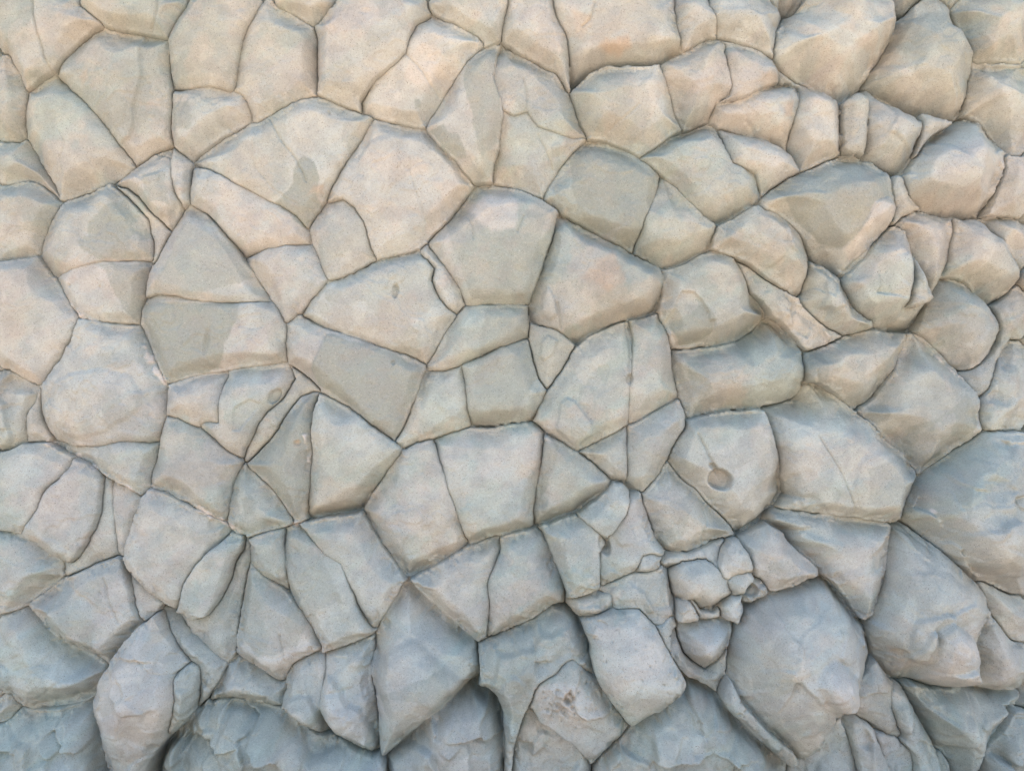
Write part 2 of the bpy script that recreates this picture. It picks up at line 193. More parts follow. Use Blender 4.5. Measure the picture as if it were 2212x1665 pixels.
BI 6 0 0: 1480 1355 1520 1345 1560 1345 1588 1355 1585 1390 1580 1415 1560 1445 1535 1465 1510 1450 1485 1425 1476 1395
BJ 4 0 0: 1692 1125 1710 1112 1750 1115 1800 1120 1850 1130 1900 1135 1940 1140 1944 1155 1940 1200 1930 1260 1915 1300 1900 1335 1885 1342 1865 1325 1840 1290 1815 1255 1770 1215 1730 1175 1760 1145
BK 26 0 0: 1645 1302 1670 1295 1710 1285 1750 1280 1790 1270 1810 1275 1840 1305 1865 1340 1890 1380 1905 1420 1903 1440 1885 1470 1860 1500 1835 1540 1810 1580 1780 1620 1745 1650 1735 1650 1716 1624 1659 1575 1606 1518 1588 1478 1588 1440 1592 1410 1610 1370 1630 1330
BK 16 0 0: 1586 1480 1604 1520 1659 1578 1716 1628 1733 1652 1712 1660 1690 1645 1650 1607 1610 1567 1575 1540 1565 1520 1572 1495
BL -40 0 0: 1462 1370 1478 1400 1490 1430 1535 1468 1560 1448 1585 1420 1582 1465 1568 1495 1563 1520 1545 1505 1500 1480 1470 1450 1450 1415
BM 34 0 .2: 1365 1578 1400 1562 1450 1535 1480 1510 1485 1480 1520 1490 1560 1520 1600 1565 1650 1612 1690 1650 1712 1665 1710 1760 1290 1760 1300 1660 1340 1610
BO 12 0 0: 1948 1170 1965 1150 1995 1158 2030 1190 2080 1235 2120 1270 2145 1300 2160 1335 2150 1350 2140 1380 2128 1400 2124 1430 2133 1460 2130 1480 2105 1495 2070 1503 2030 1500 1990 1485 1950 1465 1925 1435 1912 1400 1908 1360 1918 1310 1930 1260 1940 1215
BP 4 0 0: 2150 1345 2165 1340 2185 1365 2212 1400 2260 1420 2260 1490 2212 1500 2170 1507 2140 1500 2140 1460 2135 1430 2132 1400 2142 1370
BQ 20 0 0: 2212 935 2260 935 2260 1300 2212 1295 2190 1285 2150 1265 2120 1245 2080 1200 2040 1165 2005 1140 1985 1115 1990 1090 2010 1060 2035 1035 2065 1012 2100 975 2140 945 2170 935
BS -22 0 0: 2150 1268 2190 1290 2212 1300 2260 1305 2260 1415 2212 1395 2185 1360 2168 1335 2160 1310
BT 22 0 0: 1990 1490 2030 1505 2070 1508 2105 1500 2135 1505 2212 1510 2260 1500 2260 1530 2212 1550 2195 1580 2170 1605 2150 1630 2135 1665 2130 1760 2090 1760 2075 1665 2055 1640 2040 1600 2020 1560 2003 1520
BU 10 0 0: 2215 1552 2260 1540 2260 1760 2132 1760 2142 1650 2172 1612 2198 1584
BV 4 0 0: 1840 1565 1860 1560 1885 1580 1905 1620 1925 1670 1930 1760 1880 1760 1860 1650 1845 1600
BV 10 0 0: 1942 1505 1960 1510 1980 1560 2010 1610 2030 1650 2035 1760 1990 1760 1985 1650 1970 1620 1950 1580 1940 1540
BV -24 0 0: 1855 1500 1890 1470 1910 1450 1920 1470 1940 1500 1935 1540 1950 1580 1965 1600 1940 1600 1905 1570 1870 1555 1855 1540
BV -20 0 0: 1725 1665 1750 1652 1790 1620 1830 1570 1845 1605 1860 1650 1880 1760 1710 1760
BV -16 0 0: 1950 1622 1980 1630 1990 1760 1935 1760 1928 1660 1910 1600 1945 1605
BV -22 0 0: 2045 1665 2060 1640 2075 1665 2085 1760 2040 1760
'''
# hairline cracks: width, depth : line
CRACKS = '''
1.8 7: 66 -20 70 30 80 72 95 118 104 146
2 6: 335 -20 337 18 333 40 322 56
1.6 4: 875 112 900 140 922 170 945 200
1.6 5: 577 250 597 287 620 320 640 345 652 372 660 392
1.3 2.5: 555 275 543 310 550 360 575 395 610 425 640 440
1.3 3: 883 335 885 372 895 410 910 450 922 485
1.3 3: 130 283 140 310 128 340 130 400
1.6 5: 322 324 345 330 362 335
2 6: 1205 655 1208 680 1212 705
2.2 7: 1510 938 1524 968 1540 1000 1552 1022
1.6 5: 1530 1108 1533 1130 1524 1150 1526 1175
1.6 5: 602 1373 606 1400 610 1432
1.5 4: 1118 500 1125 480 1130 468
1.5 4: 1010 465 1020 490 1022 515
1.5 4: 1383 225 1360 245 1335 260 1320 275
1.6 5: 1285 5 1282 25 1272 45 1256 60
1.6 5: 1620 250 1636 262 1650 285
1.6 4: 1130 165 1140 205 1136 235
1.5 4: 1165 290 1180 325 1195 362
1.3 3: 700 722 682 765 668 800 673 822
1.6 5: 225 1250 235 1300 250 1345
1.3 3: 50 1530 90 1500 140 1465
1.3 3: 30 1450 80 1440 110 1400
1.6 5: 1770 800 1775 830 1768 850
2 6: 1950 1130 1965 1150 1990 1165
1.5 4: 1018 58 1024 75 1028 92
1.5 4: 295 1400 330 1450 372 1456
1.6 5: 1985 1150 2010 1175 2040 1205
1.6 6: 1865 1340 1880 1390 1900 1425
1.4 5: 1840 1335 1870 1395 1890 1440
1.2 5: 1770 940 1800 985 1820 1025 1840 1070 1857 1115
1.6 5: 1358 690 1362 760 1358 800
'''
# broken-off or standing flakes: lift, softness : outline
FLAKES = '''
-8 3: 299 62 298 95 301 125 305 160 300 185 290 210 282 230 284 262 275 290 253 304 278 356 365 308 366 185 358 72
12 6: 92 900 96 878 112 860 122 828 150 810 220 800 280 815 305 850 298 880 275 905 250 915 220 935 175 945 140 940 105 920
-7 8: 770 345 800 305 850 290 905 298 950 325 985 370 1020 400 930 270 800 240
7 4: 700 722 682 765 668 800 673 822 700 860 880 960 930 790 800 735
17 3: 1202 925 1212 872 1226 860 1242 866 1262 892 1280 915 1282 938 1262 952 1250 968 1240 960 1225 945
13 3: 1174 680 1172 650 1182 618 1192 630 1200 650 1203 680 1190 690
9 3: 1165 770 1170 740 1185 722 1205 735 1195 762 1175 780
-9 2.5: 1475 630 1500 632 1518 648 1532 672 1534 690 1548 690 1545 720 1530 738 1470 750 1440 700
6 4: 1860 992 1920 980 1975 988 2018 1030 1965 1140 1890 1132 1862 1105 1845 1045
-4 4: 215 395 240 405 262 430 290 470 300 505 285 500 262 462 240 430
9 2.5: 1885 443 1856 496 1829 533 1800 535 1830 590 1960 460 1930 420
30 4: 648 1504 664 1508 680 1540 690 1572 688 1592 660 1578 622 1556 598 1538 618 1518
34 4: 705 1463 720 1468 735 1495 750 1520 775 1530 786 1560 802 1592 806 1622 797 1640 760 1616 720 1594 700 1568 688 1530 692 1490
26 7: 885 1382 900 1385 930 1420 960 1445 990 1470 1000 1490 985 1512 945 1545 905 1575 865 1615 822 1645 808 1600 806 1520 818 1440 840 1410
34 7: 2025 1362 2050 1344 2075 1360 2105 1385 2122 1415 2128 1450 2112 1484 2070 1504 2030 1500 1990 1483 1995 1460 2005 1440 2015 1400
28 3: 1985 1398 2000 1366 2014 1358 2016 1390 2011 1420 2002 1437 1978 1434 1965 1420
26 8: 1760 1470 1775 1440 1800 1430 1830 1440 1848 1480 1852 1515 1835 1530 1805 1530 1780 1500
-20 3: 1805 1528 1850 1518 1838 1550 1815 1580 1808 1560 1798 1545
-6 3: 510 880 540 862 560 870 545 895 515 930 500 930
5 3: 385 460 398 452 410 455 425 470 440 470 560 650 300 655 310 600
-7 3: 1545 270 1570 280 1578 305 1565 300
8 6: 1905 150 1925 118 1960 135 1980 160 1998 185 1985 195 1950 190 1920 180
6 6: 1680 470 1700 465 1720 478 1745 510 1756 545 1758 575 1746 590 1700 560 1655 535 1610 510 1600 490 1640 465
-9 3: 1757 566 1790 575 1815 610 1800 640 1768 620 1752 628
8 4: 1785 620 1800 590 1815 610 1832 650 1845 680 1815 680 1790 660
7 4: 1712 680 1730 672 1760 690 1790 710 1770 730 1740 712 1715 700
7 4: 1688 655 1706 662 1712 682 1700 688 1688 675
'''
# pits: x y rx ry rot depth
# broken faces: a point on the standing face : the break line, fall beyond it
FACETS = '''
1290 610: 1240 512 1425 600 .45
1290 610: 1235 700 1435 612 .55
1290 610: 1200 560 1205 690 .2
1080 540: 1000 628 1150 626 .55
1080 540: 1000 470 1080 412 .3
820 650: 735 628 920 562 .4
820 650: 690 690 905 762 .45
1570 980: 1570 1120 1690 1000 .5
1570 980: 1480 1010 1600 1125 .5
1850 1020: 1690 965 1790 930 .4
1850 1020: 1985 1010 1940 1130 .6
2000 890: 1950 955 2130 880 .22
2080 350: 2000 345 2120 275 .55
2080 350: 1985 395 2185 412 .7
1860 430: 1735 410 1860 352 .5
1860 430: 1800 530 1945 430 .25
1540 640: 1450 640 1545 575 .4
1540 640: 1600 580 1640 700 .45
1540 640: 1460 722 1640 688 .6
1590 820: 1500 872 1730 800 .6
1590 820: 1580 770 1720 740 .35
1740 1440: 1650 1325 1850 1345 .85
1740 1440: 1810 1300 1862 1500 .9
1740 1440: 1660 1310 1612 1440 .8
1740 1440: 1600 1480 1720 1600 .25
1860 1200: 1720 1150 1870 1320 .5
1860 1200: 1700 1140 1940 1165 .25
1340 60: 1235 118 1360 96 .5
1340 60: 1340 98 1475 78 .5
300 1500: 360 1440 372 1560 .6
300 1500: 200 1540 330 1350 .25
1240 1540: 1160 1480 1250 1440 .4
130 1310: 120 1350 290 1260 .12
600 1360: 500 1400 620 1440 .3
1860 790: 1770 780 1960 730 .4
1860 790: 1820 840 1960 770 .5
2090 680: 2020 690 2150 640 .35
2130 540: 2080 560 2200 590 .35
1920 590: 1870 650 2010 640 .6
1920 590: 1870 590 1950 510 .3
1340 410: 1230 330 1310 310 .3
1340 410: 1250 460 1390 500 .35
1460 480: 1400 530 1530 500 .55
1460 480: 1410 420 1480 410 .4
1500 350: 1440 320 1560 270 .45
1500 350: 1510 430 1620 400 .4
1640 230: 1570 235 1740 200 .5
1510 170: 1470 140 1550 90 .4
1510 170: 1500 235 1560 195 .35
1780 80: 1700 115 1830 165 .5
2040 130: 1940 190 2110 190 .5
1940 270: 1910 320 2000 300 .5
1940 270: 1905 210 2000 240 .4
1050 700: 960 720 1130 670 .3
1050 700: 950 785 1140 715 .5
1090 830: 1020 895 1165 870 .5
2092 1592: 2025 1538 2130 1658 .45
2092 1592: 2055 1525 2155 1640 .5
2150 1100: 2030 1080 2150 975 .7
2150 1100: 2030 1120 2190 1255 .8
2040 1280: 1940 1240 2020 1190 .5
2040 1280: 1935 1230 1960 1450 .5
2040 1280: 2080 1250 2150 1330 .5
1040 1050: 1010 1150 1150 1125 .5
900 1120: 860 1225 1000 1165 .4
720 1000: 680 1100 840 1010 .5
1210 1050: 1190 1120 1300 1060 .6
1500 1640: 1330 1640 1480 1540 .5
1500 1640: 1480 1540 1690 1640 .5
950 1620: 870 1640 1040 1530 .4
1150 1450: 1050 1445 1200 1355 .5
1150 1450: 1205 1340 1275 1430 .6
1370 1440: 1365 1558 1475 1490 .9
930 1480: 1000 1480 830 1630 .5
'''
PITS = '''
1556 1036 28 24 20 30
1540 1008 13 7 50 12
853 628 7 16 10 9
851 783 5 6 0 6
589 855 10 21 35 15
640 956 8 6 0 6
710 241 2.5 5 -20 6
1361 820 8 12 0 9
1307 1178 13 24 -20 14
1228 1502 12 13 0 14
1215 1527 9 8 0 10
1205 1518 7 8 0 8
1197 1535 6 5 0 7
1222 1538 6 5 0 7
1203 1490 5 7 0 7
1266 1482 7 5 0 6
1244 1566 4 2.5 30 6
1232 1490 5 5 0 5
1198 42 2.5 3 0 5
1628 1279 17 15 0 18
1272 62 2 2 0 4
1955 1418 14 12 0 12
215 1280 3 3 0 3
148 616 3 4 0 4
215 618 2.5 4 0 4
'''
# soft swellings of single blocks: x y rx ry rot height
LUMPS = '''
2060 1435 66 70 0 26
1992 1400 22 40 25 12
1950 1330 40 90 10 -8
2040 1290 90 50 30 14
2172 1430 40 70 0 14
1812 1488 44 54 0 24
1700 1400 90 60 20 10
2165 1190 95 85 0 26
2145 1055 46 32 20 -26
2050 1060 60 70 40 10
2195 1000 40 60 0 14
1535 1395 55 55 0 16
1520 1265 50 46 20 14
1590 1212 28 34 0 12
1600 1263 24 24 0 10
1690 1215 60 44 30 10
1210 1390 60 50 20 12
1240 1520 70 60 30 8
1375 1440 80 110 -15 8
660 1550 40 30 35 8
740 1560 34 60 -20 10
1870 1610 24 60 -20 12
1980 1590 22 80 -25 12
2150 1600 40 40 0 -14
700 1330 40 90 -25 5
1130 130 60 60 0 -6
1150 330 60 50 0 -8
1055 260 26 120 8 7
195 870 90 70 0 5
178 870 55 36 0 -4
445 735 8 45 10 -6
1290 610 90 70 10 8
1515 690 45 40 0 5
1710 820 70 60 0 7
2050 1210 110 60 35 10
2060 1000 60 40 0 10
2150 1180 80 70 0 14
1700 1440 90 110 0 8
1300 1130 40 30 0 5
1900 780 60 35 -30 8
2090 680 50 60 0 10
2080 360 70 50 -20 10
1850 420 60 60 0 10
1960 600 50 60 0 10
620 1570 60 25 20 8
740 1660 60 40 0 12
560 1620 70 50 0 12
420 1640 60 50 0 10
100 1620 70 30 -15 8
1140 1450 50 60 30 10
1450 1600 80 50 20 8
950 1590 70 60 0 10
2090 1580 30 70 -38 16
2190 1540 30 60 30 10
1520 1400 40 40 0 10
'''
# smooth swelling of the whole outcrop towards the viewer: x y radius amount
BULGES = [(2130, 1120, 140, 105), (1740, 1460, 150, 100), (2050, 1350, 125, 85), (1375, 1450, 100, 50), (300, 1510, 110, 55),
          (1200, 1480, 130, 50), (900, 1480, 130, 40), (1860, 450, 140, 36), (2080, 350, 110, 34), (1960, 620, 110, 28),
          (100, 1400, 150, 30), (560, 1660, 190, 34), (1480, 1650, 150, 36), (90, 1640, 120, 30), (960, 1640, 120, 36), (2150, 1600, 100, 30), (1530, 400, 120, 20), (1290, 600, 120, 20), (1080, 540, 110, 16)]
# stains and weathering colours: channel (g greenish, o ochre, w pale) strength softness : outline
PATCHES = '''
g 1 3: 655 335 680 350 685 385 683 420 690 440 670 470 650 485 610 455 595 435 630 400 640 360
g 1 3: 925 280 960 270 970 290 985 290 1000 310 1010 340 995 345 960 320
g .8 4: 1010 130 1075 100 1070 170 1080 210 1085 260 1070 310 1040 345 1030 300 1020 240 1000 190 1000 160
g .8 4: 210 460 235 440 262 425 290 460 312 500 318 555 220 560 175 540 165 520 190 505 188 480
g .8 4: 207 570 310 568 302 640 285 690 262 670 245 620 225 590
g 1 4: 300 650 520 655 505 700 480 760 465 795 400 810 355 826 330 770 310 735
g .9 3: 700 722 800 745 910 790 900 830 850 950 780 895 680 830 668 800 682 765
g .9 4: 525 1000 600 910 672 845 676 870 655 960 660 1040 640 1125
g .9 3: 1178 955 1205 960 1200 1010 1180 1060 1165 1090 1172 1000
g .8 3: 1490 780 1530 785 1537 830 1530 870 1505 870 1495 820
g 1 3: 1460 655 1530 655 1545 690 1540 720 1500 745 1470 740 1450 700
g .8 4: 1680 400 1760 360 1850 335 1920 370 1930 420 1885 443 1856 496 1829 533 1780 520 1720 460
g 1 3: 1755 770 1775 755 1795 765 1790 810 1780 835 1760 810
g .8 3: 1895 880 1925 870 1930 905 1915 920 1890 905
g .8 4: 1980 920 2040 900 2090 850 2130 910 2060 1010 2030 1032 1970 970
g .8 3: 515 1080 535 1072 550 1085 545 1115 525 1118
g 1 4: 1230 310 1340 315 1420 375 1390 480 1370 530 1260 470 1235 400
g .6 6: 1300 350 1390 350 1420 400 1380 520 1300 490
g .7 4: 535 1240 600 1280 660 1350 640 1400 560 1420 510 1360
g .7 4: 360 220 400 215 420 250 410 280 375 280
g 1 3: 897 212 908 210 910 228 900 232
g .6 6: 400 470 480 520 540 600 420 640 330 630
g .5 8: 940 430 1180 460 1140 640 1020 640
g .6 4: 300 370 350 370 365 440 320 430
g .6 5: 1040 700 1060 640 1300 560 1000 1100
g .7 5: 820 1500 960 1440 980 1510 860 1600
g .6 5: 620 1150 700 1210 740 1300 640 1320 610 1230
g .5 5: 1380 1260 1440 1250 1445 1340 1400 1330
g .6 5: 1870 1010 1960 985 2010 1030 1960 1100 1880 1090
g .6 5: 1100 1420 1160 1400 1140 1560 1110 1600
w .9 6: 1000 440 1060 415 1120 430 1110 490 1060 500 1040 480
w .7 4: 1150 1480 1250 1470 1290 1540 1260 1590 1170 1550
w .5 5: 1120 1580 1300 1520 1340 1580 1280 1640
w .8 3: 1830 535 1856 496 1885 443 1950 440 1940 480 1880 545 1850 560
w .7 8: 2030 1370 2060 1355 2105 1390 2120 1430 2100 1480 2040 1495 2000 1478
w .6 8: 1775 1450 1810 1435 1845 1470 1845 1520 1800 1520
w .5 8: 2150 1370 2185 1375 2210 1420 2190 1490 2150 1480
w .5 6: 2010 340 2120 290 2180 330 2160 390 2010 380
w .5 6: 705 1470 735 1500 780 1540 800 1610 740 1595 700 1550
w .5 6: 300 1360 350 1400 370 1470 350 1570 280 1620 210 1560 230 1470
w .5 6: 1280 1350 1385 1335 1440 1400 1470 1490 1380 1555 1290 1450
o .9 6: 1310 85 1360 80 1370 100 1340 110 1290 105
o .9 6: 1695 225 1720 215 1722 245 1700 250
o .8 8: 1290 560 1330 540 1350 600 1310 630 1260 600
o .6 8: 1640 150 1690 150 1690 175 1660 185
o .8 4: 630 948 645 948 646 962 634 966
o .6 6: 140 595 165 590 160 612 142 616
o .6 6: 170 170 185 150 190 175 180 185
o .35 4: 1540 1018 1575 1012 1582 1050 1555 1062 1532 1050
o .6 6: 1220 1480 1245 1480 1240 1530 1200 1530
o .7 5: 1935 1405 1965 1405 1960 1440 1940 1430
o .6 8: 1240 20 1280 40 1260 90 1240 80
o .7 4: 675 398 700 395 695 412 660 420
'''

# ------------------------------------------------------------------ number helpers
rng = np.random.default_rng(7)
_lat = rng.random((256, 256))
def vnoise(x, y, scale, seed=0):
    x = x / scale + seed * 17.37 + 1000; y = y / scale + seed * 9.71 + 1000
    xi = np.floor(x).astype(int); yi = np.floor(y).astype(int)
    fx = x - xi; fy = y - yi
    fx = fx * fx * fx * (fx * (fx * 6 - 15) + 10); fy = fy * fy * fy * (fy * (fy * 6 - 15) + 10)
    a = _lat[yi & 255, xi & 255]; b = _lat[yi & 255, (xi + 1) & 255]
    c = _lat[(yi + 1) & 255, xi & 255]; d = _lat[(yi + 1) & 255, (xi + 1) & 255]
    return (a + (b - a) * fx) * (1 - fy) + (c + (d - c) * fx) * fy - 0.5
def fbm(x, y, scale, octv=4, seed=0, gain=0.5):
    s = 0; a = 1.0
    for i in range(octv):
        s = s + a * vnoise(x + y * 0.31 * (i % 2), y - x * 0.27 * (i % 2), scale, seed + i * 3); scale *= 0.5; a *= gain
    return s
def crag(x, y, s, seed, gsig=0.35, zsig=9.0):
    """broken faces: each cell of a jittered grid is one tilted plane"""
    ix = np.floor(x / s).astype(int); iy = np.floor(y / s).astype(int)
    bd = np.full(x.shape, 1e18); out = np.zeros(x.shape)
    for dj in (-1, 0, 1):
        for di in (-1, 0, 1):
            cx = ix + di; cy = iy + dj
            def hs(k): return _lat[(cy * 7 + k * 31 + seed * 13) & 255, (cx * 5 + k * 57 + seed * 29) & 255]
            px = (cx + .1 + .8 * hs(1)) * s; py = (cy + .1 + .8 * hs(2)) * s
            d = (x - px) ** 2 + (y - py) ** 2
            m = d < bd
            bd = np.where(m, d, bd)
            out = np.where(m, (hs(3) - .5) * 2 * zsig + (hs(4) - .5) * 2 * gsig * (x - px) + (hs(5) - .5) * 2 * gsig * (y - py), out)
    return out
def sstep(a, b, x):
    t = np.clip((x - a) / (b - a), 0, 1); return t * t * (3 - 2 * t)
def poly_sd(px, py, poly):
    """signed distance, positive inside"""
    n = len(poly); best = np.full(px.shape, 1e18); inside = np.zeros(px.shape, bool)
    for i in range(n):
        ax, ay = poly[i]; bx, by = poly[(i + 1) % n]
        ex, ey = bx - ax, by - ay
        wx = px - ax; wy = py - ay
        t = np.clip((wx * ex + wy * ey) / (ex * ex + ey * ey + 1e-9), 0, 1)
        dx = wx - ex * t; dy = wy - ey * t
        best = np.minimum(best, dx * dx + dy * dy)
        if ay != by:
            inside ^= ((ay > py) != (by > py)) & (px < ex * (py - ay) / (by - ay) + ax)
    d = np.sqrt(best)
    return np.where(inside, d, -d)
def line_d(px, py, pts):
    best = np.full(px.shape, 1e18)
    for (ax, ay), (bx, by) in zip(pts[:-1], pts[1:]):
        ex, ey = bx - ax, by - ay
        wx = px - ax; wy = py - ay
        t = np.clip((wx * ex + wy * ey) / (ex * ex + ey * ey + 1e-9), 0, 1)
        dx = wx - ex * t; dy = wy - ey * t
        best = np.minimum(best, dx * dx + dy * dy)
    return np.sqrt(best)
def pts_raw(pts, hd): return pts
def parse(txt):
    out = []
    for ln in txt.strip().splitlines():
        h, p = ln.split(':'); v = [float(q) for q in p.split()]
        out.append((h.split(), list(zip(v[0::2], v[1::2])) if len(v) % 2 == 0 else v))
    return out

# ------------------------------------------------------------------ the sheet of grid points
STEP = 2.3
def axis(lo, hi, lo_m, hi_m):
    core = np.arange(lo, hi + STEP, STEP)
    def grow(m):
        out = []; s = STEP; p = 0.0
        while p < m:
            s = min(s * 1.08, 9.0); p += s; out.append(p)
        return np.array(out)
    return np.concatenate([(lo - grow(lo_m))[::-1], core, core[-1] + grow(hi_m)])
gx = axis(-14, 2226, 560, 560); gy = axis(-14, 1679, 330, 330)
NX, NY = len(gx), len(gy)
U, V = np.meshgrid(gx, gy)
# natural wander of every drawn line
WX = U + 3.6 * fbm(U, V, 46, 3, 1) + 1.4 * fbm(U, V, 9, 2, 11)
WY = V + 3.6 * fbm(U, V, 46, 3, 5) + 1.4 * fbm(U, V, 9, 2, 15)

class Blk: pass
blocks = []
r0 = random.Random(17)
for hd, poly in parse(STONES):
    ex = r0.uniform(15, 130); ey = r0.uniform(15, 110)     # stones at the rim of the sheet run on unevenly beyond it
    poly = [(x - ex if x == -40 else x + ex if x == 2260 else x, y - ey if y == -40 else y + ey if y == 1760 else y) for x, y in poly]
    b = Blk(); b.gid = hd[0]; b.z, b.tx, b.ty = (float(q) for q in hd[1:4]); b.poly = poly; b.free = False
    blocks.append(b)
# more stones of the same outcrop beyond the drawn sheet
X0, X1, Y0, Y1 = -38, 2256, -38, 1756
r2 = random.Random(5)
seeds = []
sy = -430
while sy < 2060:
    sx = -660
    while sx < 2870:
        px, py = sx + r2.uniform(-75, 75), sy + r2.uniform(-70, 70)
        if not (X0 - 40 < px < X1 + 40 and Y0 - 40 < py < Y1 + 40):
            seeds.append((px, py))
        sx += 225
    sy += 205
seeds = np.array(seeds)
LOWV = -1e6
for i in range(len(seeds)):
    b = Blk(); b.gid = 'm%d' % i; b.z = r2.uniform(-10, 8); b.tx = b.ty = 0; b.poly = None; b.free = True; b.seed = seeds[i]
    blocks.append(b)

def window(x0, y0, x1, y1):
    i0 = max(0, np.searchsorted(gx, x0) - 1); i1 = min(NX, np.searchsorted(gx, x1) + 1)
    j0 = max(0, np.searchsorted(gy, y0) - 1); j1 = min(NY, np.searchsorted(gy, y1) + 1)
    return slice(j0, j1), slice(i0, i1)
out_rect = np.maximum(np.maximum(X0 - WX, WX - X1), np.maximum(Y0 - WY, WY - Y1))   # >0 beyond the sheet
MARG = 100
for b in blocks:
    if not b.free:
        p = np.array(b.poly)
        b.win = window(p[:, 0].min() - MARG, p[:, 1].min() - MARG, p[:, 0].max() + MARG, p[:, 1].max() + MARG)
        b.sd = poly_sd(WX[b.win], WY[b.win], b.poly)
    else:
        sx, sy = b.seed
        b.win = window(sx - 330, sy - 330, sx + 330, sy + 330)
        wx, wy = WX[b.win], WY[b.win]
        d0 = np.hypot(wx - sx, wy - sy); o = np.full(wx.shape, 1e9)
        for (qx, qy) in seeds:
            if (qx, qy) != (sx, sy) and abs(qx - sx) < 600 and abs(qy - sy) < 600:
                L = math.hypot(qx - sx, qy - sy)
                o = np.minimum(o, (L * L / 2 - ((wx - sx) * (qx - sx) + (wy - sy) * (qy - sy))) / L)
        b.sd = np.minimum(o, out_rect[b.win] + 18)
best = np.full(U.shape, -200.0); lab = np.full(U.shape, -1, int)
for k, b in enumerate(blocks):
    w_ = b.win; m = b.sd > best[w_]
    best[w_] = np.where(m, b.sd, best[w_]); lab[w_] = np.where(m, k, lab[w_])
gnames = sorted(set(b.gid for b in blocks)); gidx = {g: i for i, g in enumerate(gnames)}
grp_of = np.array([gidx[b.gid] for b in blocks])
glab = np.where(lab >= 0, grp_of[np.maximum(lab, 0)], -1)
oth_g = np.full(U.shape, -150.0); oth_b = np.full(U.shape, -150.0)
for k, b in enumerate(blocks):
    w_ = b.win
    m = (glab[w_] != grp_of[k]); oth_g[w_] = np.where(m, np.maximum(oth_g[w_], b.sd), oth_g[w_])
    m = (glab[w_] == grp_of[k]) & (lab[w_] != k); oth_b[w_] = np.where(m, np.maximum(oth_b[w_], b.sd), oth_b[w_])
dout = (best - oth_g) / 2; din = (best - oth_b) / 2
dall = np.minimum(dout, din)

# ------------------------------------------------------------------ settle border points exactly on the joints
gyv, gxv = np.gradient(dall, gy, gx)
gl = np.hypot(gxv, gyv) + 1e-6
# a cell goes to the corner that lies deepest in its block
cl = np.stack([lab[:-1, :-1], lab[:-1, 1:], lab[1:, 1:], lab[1:, :-1]]); cd = np.stack([dall[:-1, :-1], dall[:-1, 1:], dall[1:, 1:], dall[1:, :-1]])
cell = np.take_along_axis(cl, cd.argmax(0)[None], 0)[0]
mn = np.full(U.shape, 10**6); mx = np.full(U.shape, -1)
for dj in (0, 1):
    for di in (0, 1):
        s = (slice(dj, NY - 1 + dj), slice(di, NX - 1 + di))
        mn[s] = np.minimum(mn[s], cell); mx[s] = np.maximum(mx[s], cell)
border = mn != mx
sp = np.maximum(np.gradient(gx)[None, :], np.gradient(gy)[:, None])
mv = np.where(border, np.clip(dall, 0, 0.75 * sp), 0)
PU = U - mv * gxv / gl; PV = V - mv * gyv / gl
dout = np.where(border & (dout <= din + 1e-9), 0, dout); din = np.where(border & (din < dout), 0, din)

def prof_base(v):
    # overhanging above, leaning out a little towards the foot
    v = np.asarray(v, float)
    up = 1.5e-4 * np.minimum(v - 640, 0) ** 2
    up = np.where(v < 0, 1.5e-4 * 640 ** 2 - 0.12 * v, up)
    dn = 1.0e-4 * np.clip(v - 640, 0, 1060) ** 2
    dn = np.where(v > 1700, 1.0e-4 * 1060 ** 2 + 0.25 * (v - 1700), dn)
    return up + dn
# ------------------------------------------------------------------ relief, in drawing units towards the viewer
base = prof_base(PV)
for (bx, by, br, ba) in BULGES:
    base = base + ba * np.exp(-((PU - bx) ** 2 + (PV - by) ** 2) / (br * br))
base = base + 26 * fbm(PU, PV, 700, 2, 31)
H = np.zeros(U.shape)
nrm = fbm(U, V, 120, 2, 41)
right = sstep(1250, 1900, U) * sstep(1300, 900, V)
og, oxg = np.gradient(dout, gy, gx)
for _ in range(3):
    og = (og + np.roll(og, 3, 0) + np.roll(og, -3, 0) + np.roll(og, 3, 1) + np.roll(og, -3, 1)) / 5
aniso = 0.85 + 0.55 * np.clip(og, 0, 1) + 0.35 * np.clip(-og, 0, 1)
RMULT = {'BF': .45, 'AW': .6, 'AV': .6, 'MM': .65, 'KK': .55, 'AT': .5, 'BH': .6, 'BE': .65, 'II': .7, 'AY': .6, 'BV': .6, 'GG': .7, 'AU': .7, 'AR': .8, 'AS': .8,
         'T': 1.2, 'P': 1.2, 'AE': 1.25, 'BQ': 1.1, 'LL': .6, 'AQ': .7, 'BG': .6, 'BK': .6, 'BO': .8}
rm_t = np.array([RMULT.get(g, 1.0) for g in gnames] + [1.0])[glab]
inr = np.array([float(b.sd.max()) for b in blocks] + [60.0])[lab]
Rg = np.clip(rm_t * (29 + 26 * right + 16 * sstep(900, 1400, V)) * aniso * (1 + 1.1 * nrm), 9, 86); Rg = np.minimum(Rg, .85 * inr)
Ag = Rg * np.clip(0.88 + 0.1 * right + 0.25 * sstep(1000, 1500, V) + 0.6 * fbm(U, V, 150, 2, 43), 0.6, 1.6)
def round_edge(d, R, p):
    t = np.clip(1 - d / R, 0, 1)
    return 1 - (1 - t ** p) ** (1 / p)
low = np.array([.45 if b.z <= -12 else 1.0 for b in blocks] + [1.0])[lab]      # floors of recesses have no rounded rim
H -= low * Ag * np.clip(1 - dout / Rg, 0, 1) ** 1.45
co = np.clip(0.7 + 2.2 * fbm(U, V, 130, 3, 45), 0.0, 1.9)
H -= co * 2.0 * np.exp(-(dout / 2.0) ** 2) + 9 * np.clip(1 - dout / 85, 0, 1) ** 2
